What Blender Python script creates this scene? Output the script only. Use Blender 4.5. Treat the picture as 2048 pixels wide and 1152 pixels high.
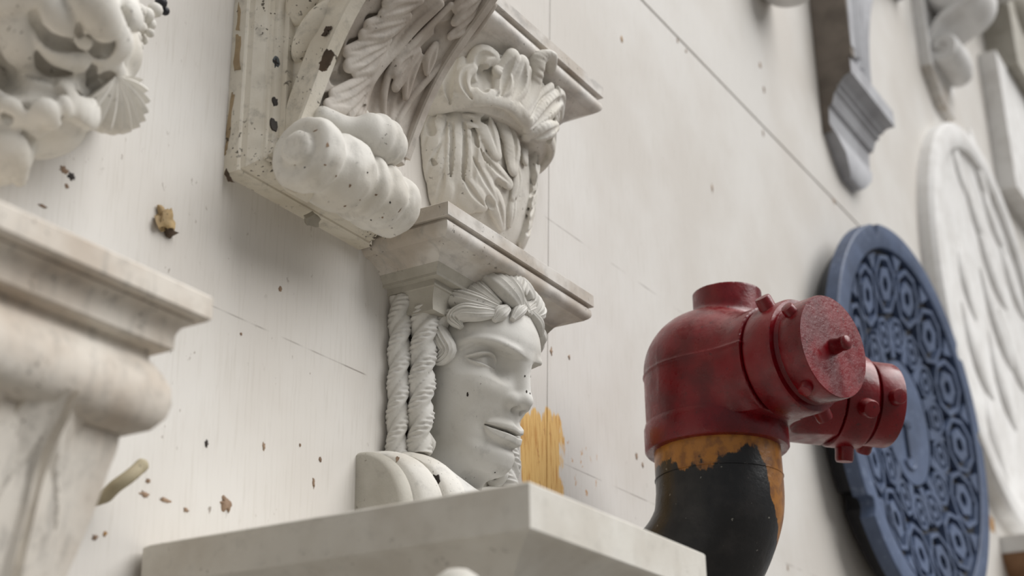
import bpy, bmesh, math, random
import numpy as np
import openvdb as vdb
from mathutils import Vector, Matrix, noise as mnoise

for o in list(bpy.data.objects):
    bpy.data.objects.remove(o)
scene = bpy.context.scene
COL = scene.collection
random.seed(7)
RNG = np.random.default_rng(11)
PI = math.pi

# ---------------------------------------------------------------- camera
CAM_D = 0.9                       # distance of the lens from the wall plane (y = 0)
F_PX = 2988.0                     # focal length for a 2048 px wide frame
PITCH, YAW, ROLL = math.radians(22.0), math.radians(30.9), math.radians(-0.85)
FWD = np.array([math.cos(YAW)*math.cos(PITCH), math.sin(YAW)*math.cos(PITCH), math.sin(PITCH)])
_r = np.array([math.sin(YAW), -math.cos(YAW), 0.0])
_u = np.cross(_r, FWD)
RGT = math.cos(ROLL)*_r + math.sin(ROLL)*_u
UPV = math.cos(ROLL)*_u - math.sin(ROLL)*_r
CAM = np.array([0.0, -CAM_D, 0.0])
cd = bpy.data.cameras.new('camera')
cd.sensor_width = 36.0
cd.lens = 36.0*F_PX/2048.0
cd.clip_start = 0.05
cd.dof.use_dof = True
cd.dof.focus_distance = 1.62
cd.dof.aperture_fstop = 4.9
cam = bpy.data.objects.new('camera', cd)
COL.objects.link(cam)
cam.matrix_world = Matrix(((RGT[0], UPV[0], -FWD[0], CAM[0]), (RGT[1], UPV[1], -FWD[1], CAM[1]),
                           (RGT[2], UPV[2], -FWD[2], CAM[2]), (0, 0, 0, 1)))
scene.camera = cam

# ---------------------------------------------------------------- light
scene.view_settings.view_transform = 'Standard'
scene.view_settings.look = 'None'
scene.view_settings.exposure = -0.08
scene.view_settings.gamma = 1.0
scene.view_settings.use_curve_mapping = False
world = bpy.data.worlds.new('World')
scene.world = world
world.use_nodes = True
bg = world.node_tree.nodes['Background']
bg.inputs[0].default_value = (0.78, 0.79, 0.80, 1)
bg.inputs[1].default_value = 0.36
sun = bpy.data.lights.new('sun', 'SUN')
sun.energy = 4.0
sun.angle = math.radians(55)
sun.color = (1.0, 0.985, 0.97)
so = bpy.data.objects.new('sun', sun)
COL.objects.link(so)
so.rotation_euler = Vector((0.30, -0.64, 0.82)).to_track_quat('Z', 'Y').to_euler()

# ---------------------------------------------------------------- helpers
def ray(px, py):
    return FWD*F_PX + RGT*(px-1024) + UPV*(576-py)
def W(px, py, y=0.0):             # where the sight line meets a plane parallel to the wall
    d = ray(px, py); return CAM + d*((y-CAM[1])/d[1])
def WX(px, py, x):                # ... a plane square to the wall
    d = ray(px, py); return CAM + d*((x-CAM[0])/d[0])
def WZ(px, py, z):
    d = ray(px, py); return CAM + d*((z-CAM[2])/d[2])

def wloc(o):
    v = Vector((0, 0, 0))
    while o is not None:
        v += o.location; o = o.parent
    return v

def mesh(name, verts, faces, mat, parent=None, smooth=None, mats=None, midx=None):
    off = np.array(wloc(parent)) if parent else np.zeros(3)
    v = np.asarray(verts, dtype=float) - off
    me = bpy.data.meshes.new(name)
    me.from_pydata(v.tolist(), [], [list(map(int, f)) for f in faces] if not isinstance(faces, np.ndarray) else faces.tolist())
    me.update()
    bm = bmesh.new(); bm.from_mesh(me)
    bmesh.ops.recalc_face_normals(bm, faces=bm.faces)
    bm.to_mesh(me); bm.free()
    me.materials.append(mat)
    if smooth is None: smooth = 40
    if smooth > 0:
        me.polygons.foreach_set('use_smooth', [True]*len(me.polygons))
        if smooth < 180: me.set_sharp_from_angle(angle=math.radians(smooth))
    ob = bpy.data.objects.new(name, me)
    COL.objects.link(ob)
    if parent: ob.parent = parent
    return ob

def tag(o, label=None, cat=None, group=None, kind=None):
    if label: o['label'] = label
    if cat: o['category'] = cat
    if group: o['group'] = group
    if kind: o['kind'] = kind
    return o

def thing(name, label, cat, loc, group=None):
    o = bpy.data.objects.new(name, None)
    o.empty_display_size = 0.02
    o.location = Vector([float(c) for c in loc])
    COL.objects.link(o)
    return tag(o, label, cat, group)

class MB:                          # collects pieces of one mesh
    def __init__(s): s.v = []; s.f = []; s.n = 0
    def add(s, v, f):
        v = np.asarray(v, float).reshape(-1, 3)
        s.f += [[int(i)+s.n for i in q] for q in f]
        s.v.append(v); s.n += len(v); return s
    def build(s, name, mat, parent=None, smooth=None):
        return mesh(name, np.vstack(s.v), s.f, mat, parent, smooth)

def loft(rings, closed=True, caps=True):
    rings = [np.asarray(r, float) for r in rings]
    n = len(rings[0]); v = np.vstack(rings); f = []
    m = n if closed else n-1
    for i in range(len(rings)-1):
        a, b = i*n, (i+1)*n
        for j in range(m):
            k = (j+1) % n
            f.append([a+j, a+k, b+k, b+j])
    if caps:
        f.append(list(range(n))[::-1]); f.append([(len(rings)-1)*n+j for j in range(n)])
    return v, f

def frame(axis):
    a = np.asarray(axis, float); a = a/np.linalg.norm(a)
    t = np.array([0, 0, 1.0]) if abs(a[2]) < 0.9 else np.array([1.0, 0, 0])
    u = np.cross(t, a); u /= np.linalg.norm(u); w = np.cross(a, u)
    return a, u, w

def lathe(prof, org, axis, n=48, mod=None):
    a, u, w = frame(axis); org = np.asarray(org, float)
    th = np.arange(n)*2*PI/n
    rings = []
    for k, (r, t) in enumerate(prof):
        rr = r*np.ones(n)
        if mod is not None: rr = mod(rr, th, t)
        rings.append(org + a*t + np.outer(rr*np.cos(th), u) + np.outer(rr*np.sin(th), w))
    return loft(rings)

def box(x0, x1, y0, y1, z0, z1):
    v = [(x, y, z) for x in (x0, x1) for y in (y0, y1) for z in (z0, z1)]
    f = [[0, 1, 3, 2], [4, 6, 7, 5], [0, 4, 5, 1], [2, 3, 7, 6], [0, 2, 6, 4], [1, 5, 7, 3]]
    return np.array(v), f

def mitre3(prof, xa, xb, yf, yb=0.0):     # moulding returned round three sides of a block on the wall
    rings = []
    for o, z in prof:
        rings.append([(xa-o, yb, z), (xa-o, yf-o, z), (xb+o, yf-o, z), (xb+o, yb, z)])
    return loft(rings)

def smooth_path(pts, n):           # Catmull-Rom through the points
    P = np.asarray(pts, float); m = len(P)
    d = np.r_[0, np.cumsum(np.linalg.norm(np.diff(P[:, :3], axis=0), axis=1)+1e-9)]; d /= d[-1]
    t = np.linspace(0, 1, n)
    T = np.gradient(P, d, axis=0) if m > 2 else np.repeat((P[1:]-P[:1]), 2, 0)
    out = np.empty((n, P.shape[1]))
    for i, s in enumerate(t):
        k = min(np.searchsorted(d, s, side='right')-1, m-2)
        h = d[k+1]-d[k]; u = (s-d[k])/h
        out[i] = ((2*u**3-3*u**2+1)*P[k]+(u**3-2*u**2+u)*h*T[k]+(-2*u**3+3*u**2)*P[k+1]+(u**3-u**2)*h*T[k+1])
    return out

def pcurve(xs, ys):                # smooth 1-D interpolant (monotone cubic)
    xs = np.asarray(xs, float); ys = np.asarray(ys, float)
    h = np.diff(xs); dl = np.diff(ys)/h
    m = np.zeros(len(xs)); m[0] = dl[0]; m[-1] = dl[-1]
    for i in range(1, len(xs)-1):
        m[i] = 0 if dl[i-1]*dl[i] <= 0 else 2*dl[i-1]*dl[i]/(dl[i-1]+dl[i])
    def fn(x):
        x = np.clip(x, xs[0], xs[-1])
        k = np.clip(np.searchsorted(xs, x, side='right')-1, 0, len(xs)-2)
        u = (x-xs[k])/h[k]
        return ((2*u**3-3*u**2+1)*ys[k]+(u**3-2*u**2+u)*h[k]*m[k]+(-2*u**3+3*u**2)*ys[k+1]+(u**3-u**2)*h[k]*m[k+1])
    return fn

def sweep(path, rad, nrm=None, prof=None, n=14, closed_prof=True):
    """tube along a path; rad (len,) or (len,2) for width/height; nrm = surface normals to orient it"""
    P = np.asarray(path, float); m = len(P)
    T = np.gradient(P, axis=0); T /= np.linalg.norm(T, axis=1)[:, None]+1e-12
    R = np.asarray(rad, float)
    if R.ndim == 1: R = np.c_[R, R]
    th = np.arange(n)*2*PI/n
    pr = np.c_[np.cos(th), np.sin(th)] if prof is None else np.asarray(prof, float)
    rings = []; up = None
    for i in range(m):
        if nrm is not None: up = np.asarray(nrm[i], float)
        elif up is None: up = frame(T[i])[2]
        up = up - T[i]*(up@T[i]); up /= np.linalg.norm(up)+1e-12
        sd = np.cross(T[i], up)
        rings.append(P[i] + np.outer(pr[:, 0]*R[i, 0], sd) + np.outer(pr[:, 1]*R[i, 1], up))
    return loft(rings)

class SDF:
    def __init__(s, lo, hi, vox):
        s.lo = np.asarray(lo, float); s.vox = vox
        n = np.ceil((np.asarray(hi, float)-s.lo)/vox).astype(int)+1
        ax = [(s.lo[i]+np.arange(n[i])*vox).astype(np.float32) for i in range(3)]
        s.X, s.Y, s.Z = np.meshgrid(*ax, indexing='ij', sparse=True)
        s.shape = tuple(n); s.D = np.full(s.shape, 1.0, np.float32)
    def ell(s, c, r, R=None):
        x, y, z = s.X-c[0], s.Y-c[1], s.Z-c[2]
        if R is not None:
            R = np.asarray(R, float)
            x, y, z = (R[0, 0]*x+R[1, 0]*y+R[2, 0]*z, R[0, 1]*x+R[1, 1]*y+R[2, 1]*z, R[0, 2]*x+R[1, 2]*y+R[2, 2]*z)
        k = np.sqrt((x/r[0])**2+(y/r[1])**2+(z/r[2])**2)
        return (k-1.0)*min(r)
    def cap(s, a, b, ra, rb):
        a = np.asarray(a, float); b = np.asarray(b, float); d = b-a; L = d@d
        h = np.clip(((s.X-a[0])*d[0]+(s.Y-a[1])*d[1]+(s.Z-a[2])*d[2])/L, 0, 1)
        return np.sqrt((s.X-a[0]-h*d[0])**2+(s.Y-a[1]-h*d[1])**2+(s.Z-a[2]-h*d[2])**2)-(ra+(rb-ra)*h)
    def union(s, d, k=0.0):
        s.D = smin(s.D, d, k); return s
    def cut(s, d, k=0.0):
        s.D = -smin(-s.D, d, k); return s
    def dab(s, a, b, ra, rb, k=0.0, cut=False):      # tapered capsule worked only in its own box
        a = np.asarray(a, float); b = np.asarray(b, float); R_ = max(ra, rb)+abs(k)+3*s.vox
        i0 = np.maximum(((np.minimum(a, b)-R_-s.lo)/s.vox).astype(int), 0)
        i1 = np.minimum(((np.maximum(a, b)+R_-s.lo)/s.vox).astype(int)+2, s.shape)
        if (i1 <= i0).any(): return
        x = s.X[i0[0]:i1[0]]; y = s.Y[:, i0[1]:i1[1]]; z = s.Z[:, :, i0[2]:i1[2]]
        d = b-a; L = d@d+1e-12
        h = np.clip(((x-a[0])*d[0]+(y-a[1])*d[1]+(z-a[2])*d[2])/L, 0, 1)
        c = np.sqrt((x-a[0]-h*d[0])**2+(y-a[1]-h*d[1])**2+(z-a[2]-h*d[2])**2)-(ra+(rb-ra)*h)
        sl = (slice(i0[0], i1[0]), slice(i0[1], i1[1]), slice(i0[2], i1[2]))
        s.D[sl] = -smin(-s.D[sl], c, k) if cut else smin(s.D[sl], c, k)
    def polys(s):
        g = vdb.FloatGrid(1.0)
        D = np.clip(s.D/s.vox, -3, 3).astype(np.float32)
        D[0], D[-1], D[:, 0], D[:, -1], D[:, :, 0], D[:, :, -1] = 3, 3, 3, 3, 3, 3
        g.copyFromArray(D)
        p, q = g.convertToQuads(0.0)
        return p*s.vox+s.lo, q
def smin(a, b, k):
    if k <= 0: return np.minimum(a, b)
    h = np.clip(0.5+0.5*(b-a)/k, 0, 1)
    return b+(a-b)*h-k*h*(1-h)

class Carver:
    """lays lobes, ribs and eyes on a surface g(p) < 0, each traced along a line of sight points"""
    def __init__(s, S, g, near, far, n=500):
        s.S, s.g, s.near, s.far, s.n = S, g, near, far, n
    def hit(s, px, py):
        d = ray(px, py); d = d/np.linalg.norm(d)
        t = np.linspace(s.near, s.far, s.n); P = CAM+np.outer(t, d); v = s.g(P)
        k = np.argmax(v < 0)
        if v[k] >= 0: k = int(np.argmin(v)); p = P[k]
        elif k > 0:
            u = v[k-1]/(v[k-1]-v[k]); p = P[k-1]+(P[k]-P[k-1])*u
        else: p = P[0]
        e = 1e-4; q = np.array([p+np.eye(3)[i]*e for i in range(3)]+[p]); w = s.g(q)
        nr = (w[:3]-w[3])/e
        nr = nr/(np.linalg.norm(nr)+1e-12); return p, nr
    def line(s, pts, rad, sink=0.5, k=0.002, cut=False, kap=1.0, lift=None, sub=6, vein=0.0):
        """one stroke along sight points: rad = half width; kap flattens it against the surface;
        lift (in half heights) raises the centre line, e.g. 0 at the root to 1 at the tip"""
        H_ = [s.hit(x, y) for x, y in pts]
        m = len(pts); u = np.linspace(0, 1, m)
        r = np.interp(u, np.linspace(0, 1, len(rad)), rad)
        if lift is None: lf_ = -sink*r
        else: lf_ = np.interp(u, np.linspace(0, 1, len(lift)), lift)*r/kap
        C = np.array([p+n*l for (p, n), l in zip(H_, lf_)])
        D = np.c_[C, r, np.array([n for p, n in H_])]
        Q = smooth_path(D, sub*(m-1)+1) if m > 2 else np.array([D[0]*(1-t)+D[1]*t for t in np.linspace(0, 1, 5)])
        s.stroke(Q, k, cut, kap)
        if vein > 0:                                # hollow drawn down the middle of the lobe
            t = np.linspace(0, 1, len(Q)); V = Q.copy()
            V[:, 3] = Q[:, 3]*vein*np.clip(np.sin(PI*np.clip(0.08+0.84*t, 0, 1)), 0.05, 1)
            V[:, :3] = Q[:, :3]+Q[:, 4:]*(Q[:, 3]/kap+0.35*V[:, 3])[:, None]
            s.stroke(V, 0.0012, True, 1.0)
    def stroke(s, Q, k, cut, kap):
        S = s.S; R_ = Q[:, 3].max()+abs(k)+3*S.vox
        i0 = np.maximum(((Q[:, :3].min(0)-R_-S.lo)/S.vox).astype(int), 0)
        i1 = np.minimum(((Q[:, :3].max(0)+R_-S.lo)/S.vox).astype(int)+2, S.shape)
        if (i1 <= i0).any(): return
        x = S.X[i0[0]:i1[0]]; y = S.Y[:, i0[1]:i1[1]]; z = S.Z[:, :, i0[2]:i1[2]]
        best = None
        for a, b in zip(Q[:-1], Q[1:]):
            d = b[:3]-a[:3]; L = d@d+1e-12
            h = np.clip(((x-a[0])*d[0]+(y-a[1])*d[1]+(z-a[2])*d[2])/L, 0, 1)
            qx, qy, qz = x-a[0]-h*d[0], y-a[1]-h*d[1], z-a[2]-h*d[2]
            n = a[4:]+b[4:]; n = n/np.linalg.norm(n)
            qn = qx*n[0]+qy*n[1]+qz*n[2]
            q2 = qx*qx+qy*qy+qz*qz+(kap*kap-1)*qn*qn
            c = (np.sqrt(np.maximum(q2, 0))-(a[3]+(b[3]-a[3])*h))/(1+0.5*(kap-1))
            best = c if best is None else np.minimum(best, c)
        sl = (slice(i0[0], i1[0]), slice(i0[1], i1[1]), slice(i0[2], i1[2]))
        S.D[sl] = -smin(-S.D[sl], best, k) if cut else smin(S.D[sl], best, k)

def rotm(axis, deg):
    return np.array(Matrix.Rotation(math.radians(deg), 3, Vector(axis)))
# ---------------------------------------------------------------- materials
def srgb(r, g, b):
    f = lambda c: (c/255/12.92 if c <= 10 else ((c/255+0.055)/1.055)**2.4)
    return (f(r), f(g), f(b), 1.0)

class NT:
    def __init__(s, name):
        s.m = bpy.data.materials.new(name); s.m.use_nodes = True
        s.t = s.m.node_tree; s.b = s.t.nodes['Principled BSDF']
        s.tc = s.t.nodes.new('ShaderNodeTexCoord').outputs['Object']
        s.geo = None
    def pos(s):
        if s.geo is None: s.geo = s.t.nodes.new('ShaderNodeNewGeometry').outputs['Position']
        return s.geo
    def link(s, a, b): s.t.links.new(a, b)
    def val(s, sock, v):
        if hasattr(v, 'is_output') or isinstance(v, bpy.types.NodeSocket): s.link(v, sock)
        else: sock.default_value = v
    def noise(s, scale, detail=3, rough=0.55, vec=None, stretch=None, dist=0.0):
        n = s.t.nodes.new('ShaderNodeTexNoise')
        n.inputs['Scale'].default_value = scale; n.inputs['Detail'].default_value = detail
        n.inputs['Roughness'].default_value = rough; n.inputs['Distortion'].default_value = dist
        v = vec if vec is not None else s.pos()
        if stretch:
            mp = s.t.nodes.new('ShaderNodeMapping'); mp.inputs['Scale'].default_value = stretch
            s.link(v, mp.inputs[0]); v = mp.outputs[0]
        s.link(v, n.inputs['Vector']); return n.outputs['Fac']
    def ramp(s, fac, lo, hi, a=0.0, b=1.0):
        n = s.t.nodes.new('ShaderNodeMapRange'); n.interpolation_type = 'SMOOTHSTEP'
        s.link(fac, n.inputs[0])
        for i, v in zip((1, 2, 3, 4), (lo, hi, a, b)): n.inputs[i].default_value = v
        return n.outputs[0]
    def math(s, op, a, b=0.0):
        n = s.t.nodes.new('ShaderNodeMath'); n.operation = op
        s.val(n.inputs[0], a); s.val(n.inputs[1], b); return n.outputs[0]
    def mix(s, fac, a, b):
        n = s.t.nodes.new('ShaderNodeMix'); n.data_type = 'RGBA'
        s.val(n.inputs[0], fac); s.val(n.inputs[6], a); s.val(n.inputs[7], b); return n.outputs[2]
    def bump(s, h, strength=0.3, dist=0.002):
        n = s.t.nodes.new('ShaderNodeBump'); n.inputs['Strength'].default_value = strength
        n.inputs['Distance'].default_value = dist; s.link(h, n.inputs['Height'])
        s.link(n.outputs[0], s.b.inputs['Normal'])
    def done(s, color, rough=0.7, spec=0.3, metal=0.0):
        s.val(s.b.inputs['Base Color'], color); s.val(s.b.inputs['Roughness'], rough)
        s.b.inputs['Specular IOR Level'].default_value = spec; s.b.inputs['Metallic'].default_value = metal
        return s.m

def plaster(name, base, tint, dirt=(70, 60, 48), dirt_amt=0.5, speck=0.66, rough=0.75, bump=0.25, streak=None, big=14):
    n = NT(name)
    c = n.mix(n.ramp(n.noise(big, 4), 0.38, 0.68), srgb(*base), srgb(*tint))
    c = n.mix(n.math('MULTIPLY', n.ramp(n.noise(60, 5, 0.65), 0.5, 0.75), dirt_amt*0.5), c, srgb(*[int(x*0.62) for x in base]))
    sp = n.ramp(n.noise(210, 2, 0.5), speck, speck+0.05)
    pat = n.ramp(n.noise(22, 2), 0.5, 0.62)
    c = n.mix(n.math('MULTIPLY', n.math('MULTIPLY', sp, pat), dirt_amt), c, srgb(*dirt))
    if streak:
        st = n.ramp(n.noise(40, 4, 0.6, stretch=streak), 0.5, 0.72)
        c = n.mix(n.math('MULTIPLY', st, 0.5), c, srgb(*[int(x*0.7) for x in base]))
    n.bump(n.noise(420, 5, 0.6), bump, 0.0012)
    return n.done(c, rough, 0.35)

M_PLASTER = plaster('plaster_white', (222, 219, 212), (206, 201, 191), dirt_amt=0.6)
M_HEAD = plaster('plaster_head', (214, 212, 207), (203, 200, 193), dirt_amt=0.5, speck=0.69, bump=0.15)
M_MARBLE = plaster('marble_grey', (216, 212, 206), (184, 174, 162), dirt_amt=0.6, rough=0.5, bump=0.12, streak=(0.5, 2, 1))
M_CREAM = plaster('painted_cream', (222, 216, 203), (208, 200, 184), dirt_amt=0.9, speck=0.62, rough=0.6)
M_LEAF = plaster('leaf_grime_shade', (204, 197, 188), (168, 157, 146), dirt_amt=0.7, rough=0.65)  # tint darkened for grime and for the leaf's shade, put into the colour
M_STONE = plaster('stone_grey', (186, 182, 172), (168, 163, 152), dirt_amt=0.5)
M_WHITE = plaster('plaster_bright', (232, 231, 229), (218, 216, 213), dirt_amt=0.25)
M_WARM = plaster('plaster_warm', (226, 220, 210), (196, 183, 168), dirt_amt=0.7, big=9, streak=(3, 3, 0.5))
M_GREY = plaster('paint_grey', (182, 183, 187), (166, 166, 170), dirt_amt=0.3)
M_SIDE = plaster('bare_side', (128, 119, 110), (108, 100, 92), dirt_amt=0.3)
M_SLAB = plaster('slab_paint', (222, 219, 211), (208, 203, 193), dirt_amt=0.35, rough=0.6)
M_BROWN = plaster('bare_wood', (92, 76, 60), (64, 53, 43), dirt_amt=0.6)
M_OCHRE = plaster('ochre_chip', (176, 132, 74), (140, 112, 80), dirt_amt=0.8)
M_DARK = plaster('dark_hole', (52, 45, 40), (38, 33, 30), dirt_amt=0.2)
M_STAIN = plaster('brown_stain', (156, 132, 110), (120, 98, 80), dirt_amt=0.5)
M_PEG = plaster('peg_wood', (178, 168, 142), (150, 138, 114), dirt_amt=0.6)

def make_wall_mat():
    n = NT('wall_paint')
    P = n.pos()
    sx = n.t.nodes.new('ShaderNodeSeparateXYZ'); n.link(P, sx.inputs[0])
    X, Z = sx.outputs[0], sx.outputs[2]
    c = n.mix(n.ramp(n.noise(3.2, 4), 0.35, 0.65), srgb(217, 214, 209), srgb(207, 202, 195))
    grain = n.noise(30, 4, 0.6, stretch=(9, 1, 0.55))
    c = n.mix(n.math('MULTIPLY', n.ramp(grain, 0.48, 0.72), 0.28), c, srgb(186, 180, 170))
    # scuffs and specks, thicker low on the left
    area = n.math('MULTIPLY', n.ramp(X, 0.6, 1.6, 1.0, 0.25), n.ramp(Z, 0.3, 0.75, 1.0, 0.35))
    sp = n.ramp(n.noise(95, 3, 0.6, stretch=(1, 1, 0.55)), 0.64, 0.69)
    c = n.mix(n.math('MULTIPLY', n.math('MULTIPLY', sp, n.ramp(n.noise(9, 2), 0.45, 0.6)), n.math('MULTIPLY', area, 0.95)), c, srgb(112, 96, 80))
    # ruled pencil lines along the boards
    for zz in (0.842, 0.507):
        ln = n.ramp(n.math('ABSOLUTE', n.math('SUBTRACT', Z, zz)), 0.0004, 0.0012, 1.0, 0.0)
        c = n.mix(n.math('MULTIPLY', n.math('MULTIPLY', ln, n.ramp(n.noise(14, 2), 0.42, 0.6)), 0.6), c, srgb(110, 100, 92))
    # ochre paint left bare below the cheek
    wob = n.math('MULTIPLY', n.math('SUBTRACT', n.noise(22, 4, 0.6, stretch=(1.6, 1, 0.5)), 0.5), 0.11)
    dx = n.math('ABSOLUTE', n.math('SUBTRACT', X, 1.575))
    dz = n.math('ABSOLUTE', n.math('SUBTRACT', Z, 0.500))
    d = n.math('MAXIMUM', n.math('SUBTRACT', dx, 0.048), n.math('SUBTRACT', dz, 0.062))
    m1 = n.ramp(n.math('ADD', d, wob), -0.004, 0.004, 1.0, 0.0)
    dx2 = n.math('ABSOLUTE', n.math('SUBTRACT', X, 1.63)); dz2 = n.math('ABSOLUTE', n.math('SUBTRACT', Z, 0.45))
    d2 = n.math('MAXIMUM', n.math('SUBTRACT', dx2, 0.10), n.math('SUBTRACT', dz2, 0.11))
    fl = n.math('MULTIPLY', n.ramp(n.noise(60, 4, 0.65, stretch=(1.2, 1, 0.7)), 0.60, 0.66), n.ramp(d2, -0.03, 0.01, 1.0, 0.0))
    och = n.mix(n.ramp(n.noise(55, 4, 0.6, stretch=(4, 1, 0.4)), 0.45, 0.7), srgb(228, 188, 118), srgb(196, 142, 74))
    c = n.mix(m1, c, och)
    c = n.mix(n.math('MULTIPLY', fl, 0.85), c, srgb(190, 140, 84))
    n.bump(n.noise(120, 5, 0.6, stretch=(2.5, 1, 0.5)), 0.22, 0.0012)
    return n.done(c, 0.55, 0.35)
M_WALL = make_wall_mat()

def make_red():
    n = NT('red_enamel')
    c = n.mix(n.ramp(n.noise(26, 4), 0.35, 0.7), srgb(122, 8, 20), srgb(92, 6, 15))
    up = n.t.nodes.new('ShaderNodeSeparateXYZ')
    g = n.t.nodes.new('ShaderNodeNewGeometry'); n.link(g.outputs['Normal'], up.inputs[0])
    dust = n.math('MULTIPLY', n.ramp(up.outputs[2], 0.15, 1.0), n.ramp(n.noise(120, 5, 0.65), 0.35, 0.65))
    c = n.mix(n.math('MULTIPLY', dust, 0.34), c, srgb(176, 128, 122))      # settled dust
    c = n.mix(n.math('MULTIPLY', n.ramp(n.noise(150, 3, 0.6), 0.66, 0.7), 0.7), c, srgb(52, 20, 22))
    n.bump(n.noise(180, 4, 0.6), 0.25, 0.0016)
    return n.done(c, n.ramp(n.noise(60, 3), 0.3, 0.7, 0.22, 0.42), 0.5)
M_RED = make_red()
def make_black():
    n = NT('black_pipe_paint')
    sx = n.t.nodes.new('ShaderNodeSeparateXYZ'); n.link(n.tc, sx.inputs[0])
    Z, X, Y = sx.outputs[2], sx.outputs[0], sx.outputs[1]
    c = n.mix(n.ramp(n.noise(40, 4), 0.4, 0.7), srgb(22, 22, 24), srgb(40, 38, 38))
    c = n.mix(n.ramp(n.noise(170, 2, 0.5), 0.72, 0.75), c, srgb(120, 118, 112))
    wob = n.math('MULTIPLY', n.math('SUBTRACT', n.noise(24, 5, 0.62, stretch=(1, 1, 0.6)), 0.5), 0.11)
    side = n.ramp(n.math('ADD', n.math('MULTIPLY', Y, -0.858), n.math('MULTIPLY', X, 0.513)), 0.035, 0.078, 0.0, 0.13)
    d = n.math('ADD', n.math('ADD', Z, wob), side)
    c = n.mix(n.ramp(d, -0.002, 0.004), c, n.mix(n.ramp(n.noise(70, 4), 0.4, 0.65), srgb(178, 118, 48), srgb(142, 92, 44)))
    n.bump(n.noise(90, 5, 0.6), 0.35, 0.002)
    return n.done(c, 0.33, 0.5)
M_BLACK = make_black()
def make_blue():
    n = NT('blue_iron')
    c = n.mix(n.ramp(n.noise(9, 4), 0.35, 0.7), srgb(82, 97, 126), srgb(65, 78, 103))
    c = n.mix(n.math('MULTIPLY', n.ramp(n.noise(70, 4), 0.55, 0.75), 0.5), c, srgb(122, 136, 160))
    n.bump(n.noise(90, 4), 0.3, 0.002)
    return n.done(c, 0.5, 0.45)
M_BLUE = make_blue()
M_IRON = plaster('dark_iron', (46, 46, 50), (34, 34, 38), dirt_amt=0.3, rough=0.5)
M_SCREW = plaster('screw_steel', (78, 84, 88), (58, 62, 66), dirt_amt=0.2, rough=0.4)
# ---------------------------------------------------------------- ground and wall
M_FLOOR = plaster('pavement', (120, 116, 110), (104, 100, 95), dirt_amt=0.4)
fl = tag(mesh('floor', *box(-12, 14, -14, 0.08, -1.66, -1.60), M_FLOOR, None, 0), 'grey pavement at the foot of the wall', None, None, 'structure')
wall = mesh('wall_back', *box(-1.2, 10.5, 0.006, 0.08, -1.60, 7.5), M_DARK, None, 0)
tag(wall, 'white painted board wall behind the hung architectural fragments', None, None, 'structure')
def panel(poly):                    # board cut to a polygon in x, z
    p = np.asarray(poly, float)
    rings = [[(x, y, z) for x, z in p] for y in (0.0, 0.0058)]
    v, f = loft(rings)
    return mesh('wall_panel', v, f, M_WALL, wall, 0)
ZS = 1.372
sa, sb = 1.581, 1.623               # the upright joint leans a little
def jx(z): return sa+(sb-sa)*(z-0.475)/0.725
panel([(-1.2, -1.6), (jx(-1.6)-0.0008, -1.6), (jx(ZS)-0.0008, ZS-0.0032), (-1.2, ZS-0.0032)])
panel([(jx(-1.6)+0.0008, -1.6), (10.5, -1.6), (10.5, ZS-0.0032), (jx(ZS)+0.0008, ZS-0.0032)])
panel([(-1.2, ZS+0.0022), (10.5, ZS+0.0022), (10.5, 7.5), (-1.2, 7.5)])

def blotch(px, py, w, h, mat, name='paint_chip', rot=0.0, t=0.0009, seed=0, parent=None, n=18, rough=0.45, y=0.0):
    """a ragged flake or hole rim lying on the wall; w and h in photo pixels"""
    r = np.random.default_rng(int(px*7+py)+seed)
    c = W(px, py, y); s = np.linalg.norm(c-CAM)/F_PX
    sx = s/0.62
    th = np.arange(n)*2*PI/n
    k = 1+rough*(r.random(n)-0.5)*1.6
    a = np.cos(th)*k*w/2*sx; b = np.sin(th)*k*h/2*s
    ca, sa_ = math.cos(rot), math.sin(rot)
    A, B = a*ca-b*sa_, a*sa_+b*ca
    o = np.c_[c[0]+A, np.full(n, y), c[2]+B]
    i = np.c_[c[0]+A*0.72, np.full(n, y-t), c[2]+B*0.72]
    v, f = loft([o, i])
    return mesh(name, v, f, mat, parent or wall, 60)
for px, py, w, h, m in [(128, 340, 16, 20, M_STAIN), (143, 352, 18, 22, M_DARK), (133, 372, 10, 12, M_STAIN), (560, 578, 8, 12, M_STAIN),
                        (1102, 703, 9, 22, M_STAIN), (1138, 714, 6, 12, M_STAIN), (527, 893, 6, 20, M_STAIN), (413, 887, 8, 20, M_DARK),
                        (288, 988, 18, 14, M_STAIN), (330, 1000, 22, 10, M_STAIN), (372, 1020, 12, 10, M_STAIN), (1424, 376, 6, 20, M_STAIN),
                        (1243, 79, 7, 16, M_OCHRE), (1355, 82, 5, 12, M_STAIN), (1372, 102, 5, 10, M_STAIN), (1528, 180, 6, 18, M_STAIN),
                        (1526, 266, 6, 16, M_STAIN), (1668, 402, 10, 16, M_STAIN), (640, 920, 7, 14, M_STAIN), (627, 965, 6, 26, M_STAIN),
                        (85, 412, 18, 6, M_STAIN), (296, 962, 10, 12, M_STAIN), (210, 1068, 8, 12, M_OCHRE), (190, 1075, 12, 14, M_STAIN),
                        (1273, 913, 7, 20, M_STAIN), (1285, 930, 5, 14, M_STAIN), (1575, 1135, 5, 16, M_STAIN), (1520, 130, 10, 18, M_STAIN),
                        (482, 668, 5, 8, M_STAIN), (600, 890, 5, 10, M_STAIN), (880, 1020, 6, 10, M_STAIN)]:
    blotch(px, py, w*0.75, h*0.8, m, rough=0.6)
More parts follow.
